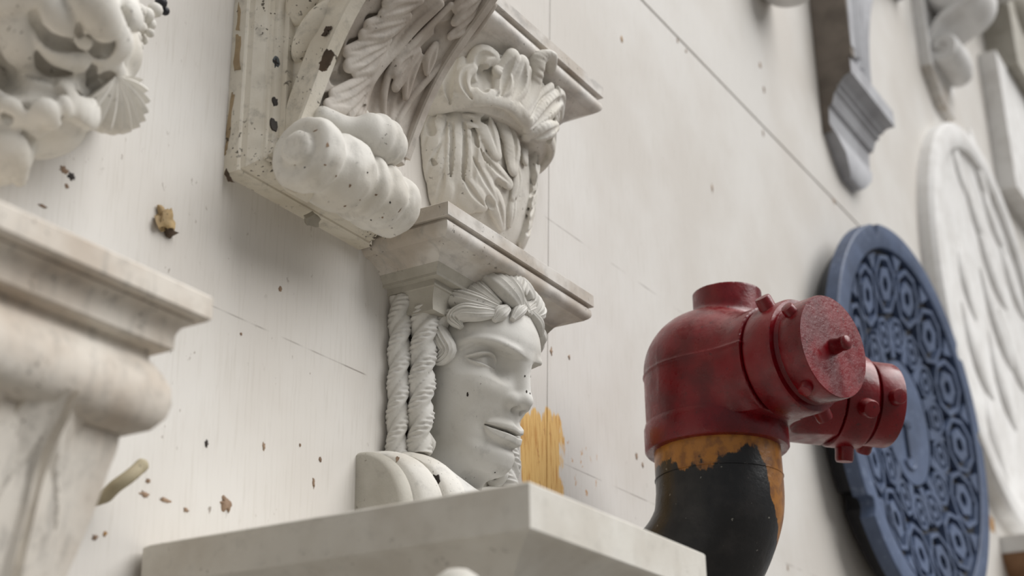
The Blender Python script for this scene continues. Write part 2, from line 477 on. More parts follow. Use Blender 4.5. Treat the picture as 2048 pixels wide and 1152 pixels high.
# torn plug of wood and filler
def lump(px, py, y, r, mat, name, parent, seed=1, amp=0.5, squash=(1, 1, 1)):
    bm = bmesh.new(); bmesh.ops.create_icosphere(bm, subdivisions=3, radius=1.0)
    c = W(px, py, y)
    v = np.array([list(q.co) for q in bm.verts]); f = [[q.index for q in p.verts] for p in bm.faces]; bm.free()
    k = np.array([1+amp*mnoise.noise(Vector(q*1.7)+Vector((seed*3.1, 0, 0)))+0.35*amp*mnoise.noise(Vector(q*4.5)+Vector((0, seed, 0))) for q in v])
    v = v*k[:, None]*np.array(squash)*r + c
    return mesh(name, v, f, mat, parent, 50)
plug = tag(lump(331, 440, -0.004, 0.0100, plaster('torn_filler', (206, 178, 128), (160, 138, 104), dirt_amt=0.9), 'wall_plug', None, 3, 0.9, (1.1, 0.55, 1.15)), 'torn ochre wood and filler plug sticking out of the white wall', 'wall plug')
mesh('torn_edge', *lathe([(0.004, -0.001), (0.007, 0.002), (0.003, 0.006)], W(337, 462, -0.001), (0.1, -0.3, -1), 9, lambda r, t, z: r*(1+0.4*np.sin(3*t+z*900))), M_BROWN, plug, 40)
scar = tag(blotch(452, 1008, 20, 30, M_STAIN, 'torn_paper', 0.3, 0.002), 'small torn brown scrap stuck on the lower wall above the slab', 'paper scrap')
scar.parent = None
# ---------------------------------------------------------------- caryatid bust
AX0, AX1, AYF = 1.1851, 1.5071, -0.1140
XC = (AX0+AX1)/2
car = thing('caryatid_bust', 'grey white caryatid head with twisted plaits under a square moulded capital', 'bust', (XC, 0, 0.30))
ZT = 0.6747
def arc(o0, z0, o1, z1, bulge, n=8):       # curved run of a moulding profile
    t = np.linspace(0, 1, n+1)
    dx, dz = o1-o0, z1-z0; L = math.hypot(dx, dz)
    b = bulge*np.sin(PI*t)
    return [(o0+dx*s-dz/L*k, z0+dz*s+dx/L*k) for s, k in zip(t, b)]
def cap_profile(zt, inner, h_fil, h_gr, h_cy, h_neck, big=True):
    p = [(inner-0.004, zt), (-0.0012, zt), (0, zt-0.0012), (0, zt-h_fil+0.0008), (-0.0008, zt-h_fil), (-0.006, zt-h_fil), (-0.006, zt-h_fil-h_gr)]
    z1 = zt-h_fil-h_gr; z2 = z1-h_cy
    p += arc(-0.003, z1, -0.009, z1-0.014, 0.0035, 5)
    p += arc(-0.0095, z1-0.0145, inner*0.80, z2, -0.006, 8)
    p += [(inner*0.80, z2-0.003), (inner*0.96, z2-0.0035), (inner*0.96, z2-0.010)]
    p += arc(inner*0.99, z2-0.011, inner*1.06, z2-h_neck, -0.003, 6)
    return p
inner = -(1.2386-AX0)
prof = cap_profile(ZT, inner, 0.0165, 0.004, 0.036, 0.036)
k = 7
m = MB(); m.add(*mitre3(prof[:k], AX0, AX1, AYF)); m.build('abacus', M_MARBLE, car, 25)
m = MB(); m.add(*mitre3(prof[k-1:20], AX0, AX1, AYF)); m.build('cyma_moulding', M_MARBLE, car, 25)
m = MB(); m.add(*mitre3(prof[19:], AX0, AX1, AYF)); m.build('neck_block', M_STONE, car, 25)
m = MB(); m.add(*box(1.262, XC*2-1.262, -0.014, 0, 0.30, 0.605)); m.build('back_slab', M_STONE, car, 25)

# --- head: a carved volume in its own frame (a across, f forward, h up), bowed forward
HP = math.radians(16); HORG = np.array([XC, -0.05, 0.50])
def H(a, f, h):                    # head frame -> world
    a, f, h = np.broadcast_arrays(np.asarray(a, float), np.asarray(f, float), np.asarray(h, float))
    F = f*math.cos(HP)+h*math.sin(HP); Z = -f*math.sin(HP)+h*math.cos(HP)
    return np.stack([HORG[0]+a, HORG[1]-F, HORG[2]+Z], -1)
def Hinv(p):
    a = p[0]-HORG[0]; F = -(p[1]-HORG[1]); Z = p[2]-HORG[2]
    return np.array([a, F*math.cos(HP)-Z*math.sin(HP), F*math.sin(HP)+Z*math.cos(HP)])
S = SDF((-0.076, -0.085, -0.125), (0.076, 0.082, 0.135), 0.00095)
A, Fv, Hh = np.abs(S.X), S.Y, S.Z
f0 = -0.012
rho = np.sqrt(A*A+(Fv-f0)**2); phi = np.degrees(np.arctan2(A, Fv-f0))
hs = [-0.095, -0.078, -0.070, -0.060, -0.050, -0.038, -0.020, 0.0, 0.02, 0.04, 0.058, 0.075, 0.09, 0.11, 0.13]
T0 =  [0.020, 0.042, 0.0595, 0.0675, 0.0690, 0.0650, 0.0645, 0.0630, 0.0615, 0.0600, 0.0645, 0.0635, 0.059, 0.047, 0.030]
T31 = [0.018, 0.034, 0.0460, 0.0530, 0.0555, 0.0535, 0.0535, 0.0560, 0.0600, 0.0600, 0.0645, 0.0635, 0.059, 0.047, 0.030]
T60 = [0.016, 0.026, 0.034, 0.042, 0.0475, 0.0505, 0.0550, 0.0600, 0.0630, 0.0620, 0.0640, 0.0635, 0.059, 0.048, 0.031]
T90 = [0.014, 0.022, 0.028, 0.035, 0.0420, 0.0480, 0.0545, 0.0600, 0.0630, 0.0640, 0.0640, 0.0630, 0.059, 0.050, 0.033]
T140 = [0.03, 0.03, 0.03, 0.034, 0.040, 0.046, 0.052, 0.056, 0.060, 0.062, 0.062, 0.060, 0.056, 0.050, 0.034]
hv = S.Z[0, 0, :]
tab = np.stack([pcurve(hs, t)(hv) for t in (T0, T31, T60, T90, T140)])     # 5 x nh
knots = np.array([0, 31, 60, 90, 140.0])
ph = np.clip(phi[:, :, 0], 0, 140)
kk = np.clip(np.searchsorted(knots, ph, side='right')-1, 0, 3)
uu = (ph-knots[kk])/(knots[kk+1]-knots[kk])
m_ = np.zeros_like(tab)
m_[1:-1] = (tab[2:]-tab[:-2])/(knots[2:]-knots[:-2])[:, None]
m_[-1] = 0
hk = (knots[kk+1]-knots[kk])[..., None]; U = uu[..., None]
R = ((2*U**3-3*U**2+1)*tab[kk]+(U**3-2*U**2+U)*hk*m_[kk]+(-2*U**3+3*U**2)*tab[kk+1]+(U**3-U**2)*hk*m_[kk+1]).astype(np.float32)
def g(a, h, sa, sh, rot=0.0):      # soft bump in the face plane
    da, dh = A-a, Hh-h
    if rot:
        c, s_ = math.cos(rot), math.sin(rot); da, dh = da*c+dh*s_, -da*s_+dh*c
    return np.exp(-(da/sa)**2-(dh/sh)**2)
def sst(x, a, b):
    t = np.clip((x-a)/(b-a), 0, 1); return t*t*(3-2*t)
front = np.clip((Fv+0.014)/0.02, 0, 1)
P2 = phi[:, :, 0][:, :, None]
# socket under a crisp brow
hb = 0.0605+0.0040*np.exp(-((P2-48)/20)**2)-0.006*sst(P2, 62, 88)
dep = 0.0275*np.exp(-((P2-34)/18)**2)+0.0120*np.exp(-((P2-64)/13)**2)
sock = sst(hb-Hh, -0.0005, 0.0055)*(1-sst(hb-Hh, 0.016, 0.040))
R = R - dep*sock
R = R + 0.0028*np.exp(-((Hh-hb-0.003)/0.0045)**2)*sst(P2, 8, 25)*(1-sst(P2, 70, 92))
R = R + front*(0.0035*g(0.042, 0.012, 0.016, 0.016))                                                     # cheekbone
R = R - front*(0.0016*g(0.031, -0.024, 0.006, 0.008))                                                    # corner of the mouth
R = R - front*(0.0024*g(0.0, -0.0400, 0.018, 0.0050))                                                    # under the lip
R = R - front*(0.0014*g(0.0, -0.008, 0.0035, 0.006))                                                     # philtrum
# eye: lens opening between two lids
te = np.clip((P2-33)/38.0, 0, 1)
inside = sst(P2, 31, 33)*(1-sst(P2, 71, 74))
def hu_f(p):
    t = np.clip((p-33)/38.0, 0, 1)
    return 0.0405+0.0030*t+0.0135*np.clip(np.sin(PI*t**0.62), 0, 1)*(1-0.35*t)
def hl_f(p):
    t = np.clip((p-33)/38.0, 0, 1)
    return 0.0405+0.0030*t-0.0022*np.sin(PI*t)
hu, hl = hu_f(P2), hl_f(P2)
su = np.sqrt(1+((hu_f(P2+0.5)-hu_f(P2-0.5))/0.00091)**2)
du_ = (Hh-hu)/su; dl_ = (Hh-hl)
soft = sst(P2, 29, 34)*(1-sst(P2, 68, 75))
ball = 0.0135*np.exp(-((P2-50)/19)**2-((Hh-0.0455)/0.0098)**2)
R = R + ball*sst(P2, 24, 40)*(1-sst(P2, 62, 78))
open_ = sst(dl_, -0.0004, 0.0008)*(1-sst(du_, -0.0011, -0.0002))*inside
R = R - 0.0044*open_ - 0.0050*open_*np.exp(-((du_+0.0013)/0.0015)**2)
R = R + 0.0054*np.exp(-((du_-0.0012)/0.0018)**2)*soft
R = R + 0.0014*np.exp(-((dl_+0.0010)/0.0013)**2)*soft
R = R - 0.0016*np.exp(-((du_-0.0045)/0.0013)**2)*soft
# mouth
tm = np.clip(P2/33.0, 0, 1)
hm = -0.0245+0.0022*tm*tm-0.0012*np.exp(-(P2/6.0)**2)
inm = 1-sst(P2, 31.5, 34)
tu = 0.0140*np.sqrt(np.clip(1-tm**2, 0, 1))*(1-0.22*np.exp(-(P2/5)**2))+0.0006
tl = 0.0145*np.sqrt(np.clip(1-tm**2.2, 0, 1))+0.0006
uu_ = (Hh-hm)/tu; ul = (hm-Hh)/tl
lu = sst(uu_, 0.0, 0.22)*(1-sst(uu_, 0.45, 1.12))
ll = sst(ul, 0.0, 0.20)*(1-sst(ul, 0.62, 1.12))
R = R + inm*(0.0082*(1-0.60*tm**2)*lu+0.0082*(1-0.60*tm**2)*ll)
R = R - 0.0060*np.exp(-((Hh-hm)/0.0011)**2)*inm
S.D = ((rho-R)*0.85).astype(np.float32)
# nose
nz = S.cap((0, 0.0425, 0.060), (0, 0.0535, 0.017), 0.0072, 0.0092)
S.union(nz, 0.009)
S.union(S.ell((0, 0.0550, 0.0130), (0.0105, 0.0108, 0.0085)), 0.006)
for sg in (-1, 1):
    S.union(S.ell((sg*0.0128, 0.0468, 0.0095), (0.0060, 0.0098, 0.0074)), 0.0060)
    S.cut(S.ell((sg*0.0080, 0.0530, 0.0020), (0.0038, 0.0066, 0.0052)), 0.0012)
# neck and nape
S.union(S.cap((0, -0.030, -0.140), (0, -0.022, -0.02), 0.046, 0.043), 0.012)
S.union(S.ell((0, -0.022, 0.050), (0.063, 0.052, 0.070)), 0.008)
hp, hq = S.polys()
head = mesh('head', H(hp[:, 0], hp[:, 1], hp[:, 2]), hq, M_HEAD, car, 180)
# chest and shoulders: ribbed drapery rolling over from the wall
MIR = 2*XC
def shoulder_ring(x, ry, zt, z0=0.350, n=16):
    q = np.linspace(0, PI/2, n)
    r = [(x, 0.0, 0.30), (x, 0.0, zt)]
    r += [(x, -ry*math.sin(k), z0+(zt-z0)*math.cos(k)) for k in q[1:]]
    return r+[(x, -ry, 0.30)]
def rib_stations(x0, x1, ry0, ry1, zt0, zt1):
    out = []
    for t in np.linspace(0, 1, 9):
        e = 0.0065*(1-math.sqrt(max(0, 1-(2*t-1)**2*0.92)))
        out.append((x0+(x1-x0)*t, ry0+(ry1-ry0)*t-e, zt0+(zt1-zt0)*t-e*0.8))
    return out
ribs = [(1.1877, 1.2080, 0.058, 0.064, 0.4195, 0.424), (1.2085, 1.2340, 0.071, 0.084, 0.425, 0.431), (1.2345, 1.2640, 0.088, 0.096, 0.432, 0.436)]
for sgn in (0, 1):
    for k, rb in enumerate(ribs):
        st = rib_stations(*rb)
        rings = [shoulder_ring(x if not sgn else MIR-x, ry, zt) for x, ry, zt in st]
        v, f = loft(rings)
        fo = mesh('drapery_fold', v, f, M_STONE if k == 0 else M_PLASTER, car, 50)
        if not sgn: near_folds = globals().setdefault('near_folds', []); near_folds.append(fo)
st = [(1.2635, 0.088, 0.436), (1.285, 0.090, 0.428), (1.31, 0.094, 0.418), (XC, 0.096, 0.412), (MIR-1.31, 0.094, 0.418), (MIR-1.285, 0.090, 0.428), (MIR-1.2635, 0.088, 0.436)]
v, f = loft([shoulder_ring(*q) for q in st]); mesh('chest', v, f, M_HEAD, car, 60)

# hair: a mass over the skull with locks laid on it
S = SDF((-0.09, -0.09, 0.0), (0.09, 0.08, 0.15), 0.0015)
d = S.ell((0, -0.020, 0.062), (0.066, 0.063, 0.074))
th_ = np.arctan2(S.X, S.Y+0.02)
hl_ = 0.098-(0.052-S.Y)*0.98
S.D = np.maximum(d, -smin(S.Z-hl_, S.Z*0+1, 0.0)).astype(np.float32)
S.D = np.maximum(d, (hl_-S.Z)*0.7).astype(np.float32)
hp, hq = S.polys()
mesh('hair', H(hp[:, 0], hp[:, 1], hp[:, 2]), hq, M_HEAD, car, 60)
HC = np.array([0, -0.018, 0.060]); HR = np.array([0.073, 0.071, 0.079])
def onhead(px, py, k=1.0):
    d = ray(px, py); o = Hinv(CAM); e = Hinv(CAM+d)-o
    p = (o-HC)/(HR*k); q = e/(HR*k)
    a, b, c = q@q, 2*p@q, p@p-1
    disc = b*b-4*a*c
    t = (-b-math.sqrt(disc))/(2*a) if disc > 0 else -b/(2*a)
    return o+e*t
def lockprof(n=40, strands=5, dep=0.20):
    th = np.arange(n)*2*PI/n
    x = np.cos(th); y = np.sin(th)
    y = np.where(y > 0, np.sqrt(np.clip(y, 0, 1))*(1-dep*0.5*(1-np.cos(2*PI*strands*(x+1)/2))*np.clip(y, 0, 1)), y*0.6)
    return np.c_[x, y]
LP = lockprof()
def lock(pts, wid, hgt, lift=None, name='hair_lock', n=30, mirror=True, k=1.0):
    """pts: points traced on the near side of the skull; mirrored to the far side"""
    P = np.array([onhead(x, y, k) for x, y in pts])
    nr = (P-HC)/(HR**2); nr /= np.linalg.norm(nr, axis=1)[:, None]
    if lift is not None: P = P+nr*np.asarray(lift)[:, None]
    w = np.asarray(wid, float); h = np.asarray(hgt, float)
    D = smooth_path(np.c_[P, nr, w, h], n)
    for sg in ((1, -1) if mirror else (1,)):
        Q = D[:, :3]*np.array([sg, 1, 1]); N = D[:, 3:6]*np.array([sg, 1, 1])
        Qw = H(Q[:, 0], Q[:, 1], Q[:, 2]); Nw = H(Q[:, 0]+N[:, 0], Q[:, 1]+N[:, 1], Q[:, 2]+N[:, 2])-Qw
        v, f = sweep(Qw, D[:, 6:8], Nw, LP)
        mesh(name, v, f, M_HEAD, car, 45)
# fan of locks combed back from the parting, the big front lock, the fringe and the hanging side wave
lock([(998, 612), (962, 588), (925, 568), (896, 568), (884, 590)], [0.005, 0.0115, 0.014, 0.012, 0.004], [0.006, 0.010, 0.012, 0.011, 0.004])
lock([(998, 620), (950, 607), (908, 603), (880, 612), (874, 628)], [0.005, 0.011, 0.0125, 0.011, 0.004], [0.006, 0.010, 0.014, 0.013, 0.005], [0, 0.001, 0.002, 0.001, 0])
lock([(996, 628), (958, 630), (925, 632), (912, 640), (924, 656)], [0.004, 0.009, 0.010, 0.009, 0.003], [0.005, 0.010, 0.012, 0.011, 0.005], [0, 0.002, 0.003, 0.003, 0.001])
lock([(925, 630), (893, 636), (879, 656), (888, 682), (897, 702), (884, 717), (862, 713)], [0.004, 0.008, 0.0095, 0.010, 0.0095, 0.008, 0.004], [0.006, 0.010, 0.012, 0.012, 0.011, 0.010, 0.005])
lock([(930, 550), (960, 556), (992, 578), (1022, 602), (1042, 620)], [0.008, 0.016, 0.019, 0.016, 0.004], [0.008, 0.013, 0.016, 0.014, 0.004], [0, 0.003, 0.005, 0.004, 0])
lock([(990, 548), (1014, 566), (1040, 590), (1052, 612), (1050, 624)], [0.005, 0.011, 0.013, 0.011, 0.004], [0.006, 0.012, 0.014, 0.012, 0.004], [0, 0.003, 0.004, 0.003, 0])
lock([(1014, 618), (998, 630), (988, 642)], [0.005, 0.008, 0.003], [0.006, 0.009, 0.004])
lock([(1046, 616), (1034, 626), (1024, 640)], [0.005, 0.007, 0.003], [0.006, 0.009, 0.004])
# twisted plaits
def plait(x, y, z0, z1, r, turns, lean=(0, 0), ticks=44):
    n = 150; nt = 40
    th = np.arange(nt)*2*PI/nt
    rings = []
    for i in range(n):
        t = i/(n-1); z = z1+(z0-z1)*t
        tw = 2*PI*turns*t
        ph_ = (th+tw)
        lob = 0.5+0.5*np.cos(2*ph_)                   # two strands
        s_ = 1-np.abs(((ph_/PI) % 1.0)-0.5)*2         # 1 at crest, 0 in the groove
        band = np.clip((s_-0.55)/0.2, 0, 1)*np.clip((0.98-s_)/0.1, 0, 1)
        tk = 0.10*band*np.cos((z*1150)-th*2)
        ridge = 0.07*np.exp(-((s_-0.40)/0.08)**2)
        taper = 1.0-0.12*t
        rr = r*taper*(0.60+0.42*np.sqrt(s_)+tk+ridge)
        rings.append(np.c_[x+lean[0]*t+rr*np.cos(th), y+lean[1]*t+rr*np.sin(th), np.full(nt, z)])
    v, f = loft(rings); return v, f
for sg in (0, 1):
    for (x, y, z0, z1, r, tn, ln) in ((1.2445, -0.013, 0.425, 0.606, 0.0135, 2.5, (-0.004, 0)), (1.2580, -0.0365, 0.428, 0.604, 0.0160, 2.5, (-0.002, 0.006))):
        v, f = plait(x, y, z0, z1, r, tn, ln)
        if sg: v = v*np.array([-1, 1, 1])+np.array([MIR, 0, 0])
        mesh('plait', v, f, M_HEAD, car, 60)
    # curl at the end of the front plait
    c = WX(852, 892, 1.272); t = np.linspace(0, 2.6*PI, 60)
    rad = 0.0125*(1-t/(2.9*PI))
    P = np.c_[c[0]-0.002*t/PI, c[1]-rad*np.cos(t)*1.0+0.006, c[2]+0.002-rad*np.sin(t)]
    P = np.vstack([np.linspace(WX(836, 850, 1.266), P[0], 14)[:-1], P])
    if sg: P = P*np.array([-1, 1, 1])+np.array([MIR, 0, 0])
    v, f = sweep(P, np.linspace(0.0060, 0.0028, len(P)), None, None, 12)
    mesh('plait_curl', v, f, M_HEAD, car, 180)

# chips knocked out of the paint, found by casting the sight line on the piece itself
from mathutils.bvhtree import BVHTree
_bvh = {}
def chip_on(ob, px, py, w, h, mat, name='chip', n=12):
    if ob.name not in _bvh:
        me = ob.data; off = wloc(ob)
        _bvh[ob.name] = BVHTree.FromPolygons([v.co+off for v in me.vertices], [list(p.vertices) for p in me.polygons])
    d = ray(px, py); hit, nr, _, dist = _bvh[ob.name].ray_cast(Vector(CAM), Vector(d).normalized())
    if hit is None: return
    s = dist/F_PX; a, u, w_ = frame(np.array(nr))
    if nr@Vector(d) > 0: a = -a
    r = np.random.default_rng(int(px*13+py)); th = np.arange(n)*2*PI/n
    k = 1+0.7*(r.random(n)-0.5)
    c = np.array(hit)
    o = c+np.outer(np.cos(th)*k*w/2*s, u)+np.outer(np.sin(th)*k*h/2*s, w_)
    v, f = loft([o-a*0.0015, o+a*0.0003]); mesh(name, v, f, mat, ob, 0)
for px, py, w, h in ((935, 789, 5, 8), (1050, 752, 3, 4), (1053, 783, 3, 8), (1060, 787, 3, 4), (990, 945, 3, 3), (877, 925, 3, 5)):
    chip_on(head, px, py, w, h, M_DARK)
chip_on(near_folds[2], 872, 964, 20, 30, M_DARK, 'gap_shade')  # dark patch painted in for the shaded gap between fold and neck
chip_on(near_folds[1], 795, 918, 7, 14, M_STAIN)
# ---------------------------------------------------------------- scroll bracket
def grid_solid(top, bot):
    ns, m = top.shape[:2]
    v = np.vstack([top.reshape(-1, 3), bot.reshape(-1, 3)]); N = ns*m
    I = (np.arange(ns-1)[:, None]*m+np.arange(m-1)[None]).ravel()
    f = [np.c_[I, I+1, I+m+1, I+m], np.c_[N+I, N+I+m, N+I+m+1, N+I+1]]
    a = np.arange(ns-1)*m
    for c in (a, a+m-1): f.append(np.c_[c, c+m, N+c+m, N+c])
    b = np.arange(m-1)
    for c in (b, b+(ns-1)*m): f.append(np.c_[c, c+1, N+c+1, N+c])
    return v, np.vstack(f)

def leafgen(mapf, half, lobes=4, slant=0.40, notch=0.35, relief=0.006, rib=0.004, thick=0.005, eye=0.006, droop=0.05, curl=0.0, cup=0.0, ns=120, nt=30, sub=3, phase=0.0, smin_=0.0, smax_=1.0, flute=0.0, ribw=0.07):
    """carved acanthus leaf: flutes run down from the rib and fan into rounded lobes, with drop-shaped eyes between them.
    mapf(s, lateral, lift) -> xyz"""
    sp = np.linspace(smin_, smax_, ns)[:, None]; tt = np.linspace(-1, 1, 2*nt+1)[None]
    at_ = np.abs(tt)
    u = lobes*(sp-slant*at_**0.8)+phase
    e = np.abs(np.sin(PI*u))**0.6
    e2 = np.abs(np.sin(PI*u*sub))**0.7
    u1 = lobes*(sp-slant)+phase
    e1 = np.abs(np.sin(PI*u1))**0.6; e12 = np.abs(np.sin(PI*u1*sub))**0.7
    w = half(sp)*(1-notch*(1-e1)-0.22*notch*(1-e12))
    lift = relief*(at_**0.6)*(e-0.6)+0.35*relief*at_*(e2-0.5)
    lift = lift+rib*np.exp(-(tt/ribw)**4)-rib*0.9*np.exp(-((at_-ribw*2.1)/(ribw*0.75))**2)+flute*np.cos(at_*5*PI)*(1-at_)
    lift = lift-eye*np.exp(-((at_-0.52)/0.10)**2)*np.exp(-(((u-np.round(u)))/0.10)**2)
    lift = lift+cup*at_**2+curl*at_**6*(0.4+0.6*e)
    se = sp+droop*at_**2*e1
    top = mapf(se+0*tt, w*tt, lift); bot = mapf(se+0*tt, w*tt*0.985, lift-thick)
    return grid_solid(top, bot)

def path_map(pts, lat, n=200):
    c = smooth_path(pts, n); t = np.gradient(c, axis=0); t /= np.linalg.norm(t, axis=1)[:, None]
    l = np.asarray(lat, float); nn = np.cross(t, l[None]); nn /= np.linalg.norm(nn, axis=1)[:, None]
    def mp(s, L, Hh_):
        q = s*(n-1); k = np.clip(q.astype(int), 0, n-2); fu = (q-k)[..., None]
        fu = np.clip(fu, -1, 4)
        cc = c[k]+(c[k+1]-c[k])*fu; n_ = nn[k]*(1-np.clip(fu, 0, 1))+nn[k+1]*np.clip(fu, 0, 1)
        return cc+l*L[..., None]+n_*Hh_[..., None]
    return mp

def path_frame(pts, n, lat):
    """points (k,3) -> centres, normals, laterals along a smooth path; normal = lat x tangent"""
    c = smooth_path(pts, n); t = np.gradient(c, axis=0); t /= np.linalg.norm(t, axis=1)[:, None]
    l = np.repeat(np.asarray(lat, float)[None], n, 0)
    nn = np.cross(t, l); nn /= np.linalg.norm(nn, axis=1)[:, None]
    return c, nn, l

BX0, BX1, BZ0, BZ1 = 0.966, 1.1835, 0.6440, 1.10
brk = thing('scroll_bracket', 'chipped cream scroll bracket with acanthus leaf and rolled volute on a moulded backplate', 'bracket', ((BX0+BX1)/2, 0, BZ0))
def plate_ring(o, y):
    return [(BX0+o, y, BZ0+o), (BX1-o, y, BZ0+o), (BX1-o, y, BZ1-o), (BX0+o, y, BZ1-o)]
pp = [(0, 0), (0, -0.0165), (0.0012, -0.018), (0.0035, -0.018), (0.0045, -0.0205), (0.0045, -0.024)]
pp += [(0.0045+0.010*t, -0.024-0.011*math.sin(t*PI/2)) for t in np.linspace(0.1, 1, 7)]
pp += [(0.0155, -0.0375), (0.0190, -0.0375), (0.0205, -0.041), (0.027, -0.044)]
m = MB(); m.add(*loft([plate_ring(*q) for q in pp])); m.build('backplate', M_CREAM, brk, 28)
# raised core board
m = MB(); m.add(*box(BX0+0.027, BX1-0.027, -0.050, -0.040, BZ0+0.027, BZ1-0.027)); m.build('core_board', M_CREAM, brk, 28)
# S-shaped console body; side profile in y, z
XL, XR = BX0+0.030, BX1-0.012
fr = [(-0.048, 0.655), (-0.052, 0.690), (-0.062, 0.718), (-0.076, 0.750), (-0.092, 0.785), (-0.113, 0.820), (-0.140, 0.852), (-0.172, 0.885), (-0.200, 0.920), (-0.212, 0.96), (-0.205, 1.0)]
FR = smooth_path(np.array([(0, y, z) for y, z in fr]), 70)[:, 1:]
def side_loop(x, off=0.0):
    t = np.gradient(FR, axis=0); t /= np.linalg.norm(t, axis=1)[:, None]
    n = np.c_[-t[:, 1], t[:, 0]]
    q = FR+n*off
    return [(x, y, z) for y, z in q]+[(x, -0.03, 1.0), (x, -0.03, 0.655)]
v, f = loft([side_loop(XL+0.006, -0.004), side_loop(XR-0.006, -0.004)]); mesh('console_body', v, f, M_CREAM, brk, 35)
bp = [(-0.205, 1.0), (-0.212, 0.96), (-0.200, 0.920), (-0.172, 0.885), (-0.140, 0.852), (-0.113, 0.820), (-0.092, 0.785), (-0.076, 0.750), (-0.063, 0.718), (-0.054, 0.690), (-0.0495, 0.660), (-0.0545, 0.634), (-0.070, 0.620)]
BP = smooth_path(np.array([(0, y, z) for y, z in bp]), 90)[:, 1:]
tb = np.gradient(BP, axis=0); tb /= np.linalg.norm(tb, axis=1)[:, None]; nb_ = np.c_[-tb[:, 1], tb[:, 0]]
wb_ = np.interp(np.linspace(0, 1, 90), [0, 0.5, 0.75, 1], [0.014, 0.0135, 0.013, 0.006])
xm0 = (XL+XR)/2
for xa, xb in ((XL-0.002, XL+0.018), (XR-0.016, XR-0.004)):        # raised bands along both edges of the scroll, wrapping into the roll
    rings = []
    for q, n_, w0 in list(zip(BP, nb_, wb_))[:(90 if xa < xm0 else 66)]:
        sec = [(xa+0.0015, -w0), (xa, -w0+0.002), (xa+0.001, 0.0), (xa, w0-0.002), (xa+0.0015, w0), (xb-0.0015, w0), (xb, w0-0.002), (xb, -w0+0.002), (xb-0.0015, -w0)]
        rings.append([(x_, *(q+n_*o_)) for x_, o_ in sec])
    v, f = loft(rings); mesh('scroll_band', v, f, M_CREAM if xa < xm0 else M_LEAF, brk, 35)
# rolled volute along the bottom: a waisted bolster with an eye at each end
RC = np.array([0.976, -0.0800, 0.6550]); RL = 0.186
rp = [(0.0, -0.004), (0.013, -0.004), (0.0165, -0.001), (0.017, 0.003), (0.0175, 0.0045), (0.0285, 0.005), (0.0345, 0.008), (0.037, 0.014), (0.0375, 0.024), (0.0345, 0.034), (0.0315, 0.039),
      (0.0325, 0.045), (0.0375, 0.056), (0.0395, 0.070), (0.0380, 0.082), (0.0335, 0.090), (0.0325, 0.094), (0.0375, 0.100), (0.0380, 0.108), (0.0340, 0.115), (0.0335, 0.119), (0.0365, 0.126),
      (0.0375, 0.136), (0.0345, 0.146), (0.0325, 0.150), (0.0350, 0.157), (0.0350, 0.168), (0.0300, 0.177), (0.018, 0.182), (0.0165, 0.186), (0.0, 0.187)]
tq = np.array(rp)
tt_ = np.r_[0, np.cumsum(np.hypot(*np.diff(tq, axis=0).T))]
rp2 = smooth_path(np.c_[tq, np.zeros(len(tq))], 130)[:, :2]
def rollmod(r, th, t):
    k = np.array([mnoise.noise(Vector((t*55, 2*math.cos(a), 2*math.sin(a)))) for a in th])
    k2 = np.array([mnoise.noise(Vector((t*160+5, 6*math.cos(a), 6*math.sin(a)))) for a in th])
    return r*(1+0.06*k+0.018*k2)+0.0
m = MB(); m.add(*lathe([(max(r, 0.0002)*(1.02-0.10*t/RL), t*0.95) for r, t in rp2], RC, (1, 0, 0), 64, rollmod)); roll = m.build('volute_roll', M_PLASTER, brk, 60)
# big acanthus leaf down the front of the scroll, its tip rolled up above the bolster
lf = [(-0.214, 0.985), (-0.222, 0.955), (-0.210, 0.918), (-0.183, 0.884), (-0.152, 0.851), (-0.124, 0.819), (-0.102, 0.785), (-0.088, 0.752), (-0.082, 0.728)]
XLL, XRR = XL+0.020, XR-0.002
xm = (XLL+XRR)/2
mp = path_map([(xm, y, z) for y, z in lf], (-1, 0, 0))
hw = (XRR-XLL)/2
lz = np.array([z for y, z in lf])[::-1]; ly = np.array([y for y, z in lf])[::-1]
lcur = pcurve(lz, ly)
S = SDF((XL+0.008, -0.245, 0.712), (XR+0.012, -0.055, 0.935), 0.00135)
def g_leaf(P):
    x, y, z = P[..., 0], P[..., 1], P[..., 2]
    t = (x-xm)/hw
    y0 = lcur(z)+0.008*t*t+0.004*np.exp(-((t+0.05)/0.10)**2)
    d = (y0-y)*0.72
    return np.maximum(d, np.maximum(np.abs(t)*hw-hw*1.0, np.maximum(0.715-z, z-0.932)))
GX = np.stack(np.broadcast_arrays(S.X, S.Y, S.Z), -1)
shell = g_leaf(GX)
edge = hw*(0.93+0.05*np.sin(S.Z*95))
shell = np.maximum(shell, np.abs(S.X-xm)-edge)
inner_ = (S.Y-(lcur(S.Z)+0.016))*0.72
S.D = np.maximum(shell, inner_).astype(np.float32)
del GX
cv = Carver(S, g_leaf, 1.1, 2.0)
# hollows between the folds
for pts, r in (([(905, 0), (848, 52), (790, 118), (748, 190), (736, 240)], [0.004, 0.006, 0.006, 0.005, 0.003]),
               ([(930, 22), (870, 80), (815, 140), (785, 190), (776, 235)], [0.004, 0.006, 0.007, 0.006, 0.004]),
               ([(850, 0), (800, 50), (758, 110), (728, 165), (704, 215)], [0.003, 0.005, 0.006, 0.006, 0.003])):
    cv.line(pts, r, -0.25, 0.003, True)
# eyes between the lobes
for pts in ([(672, 158), (700, 150)], [(655, 200), (690, 192)], [(706, 92), (738, 78)], [(742, 42), (770, 34)], [(690, 140), (716, 132)], [(780, 128), (800, 118)], [(880, 58), (900, 48)]):
    cv.line(pts, [0.0075, 0.004], -0.1, 0.002, True)
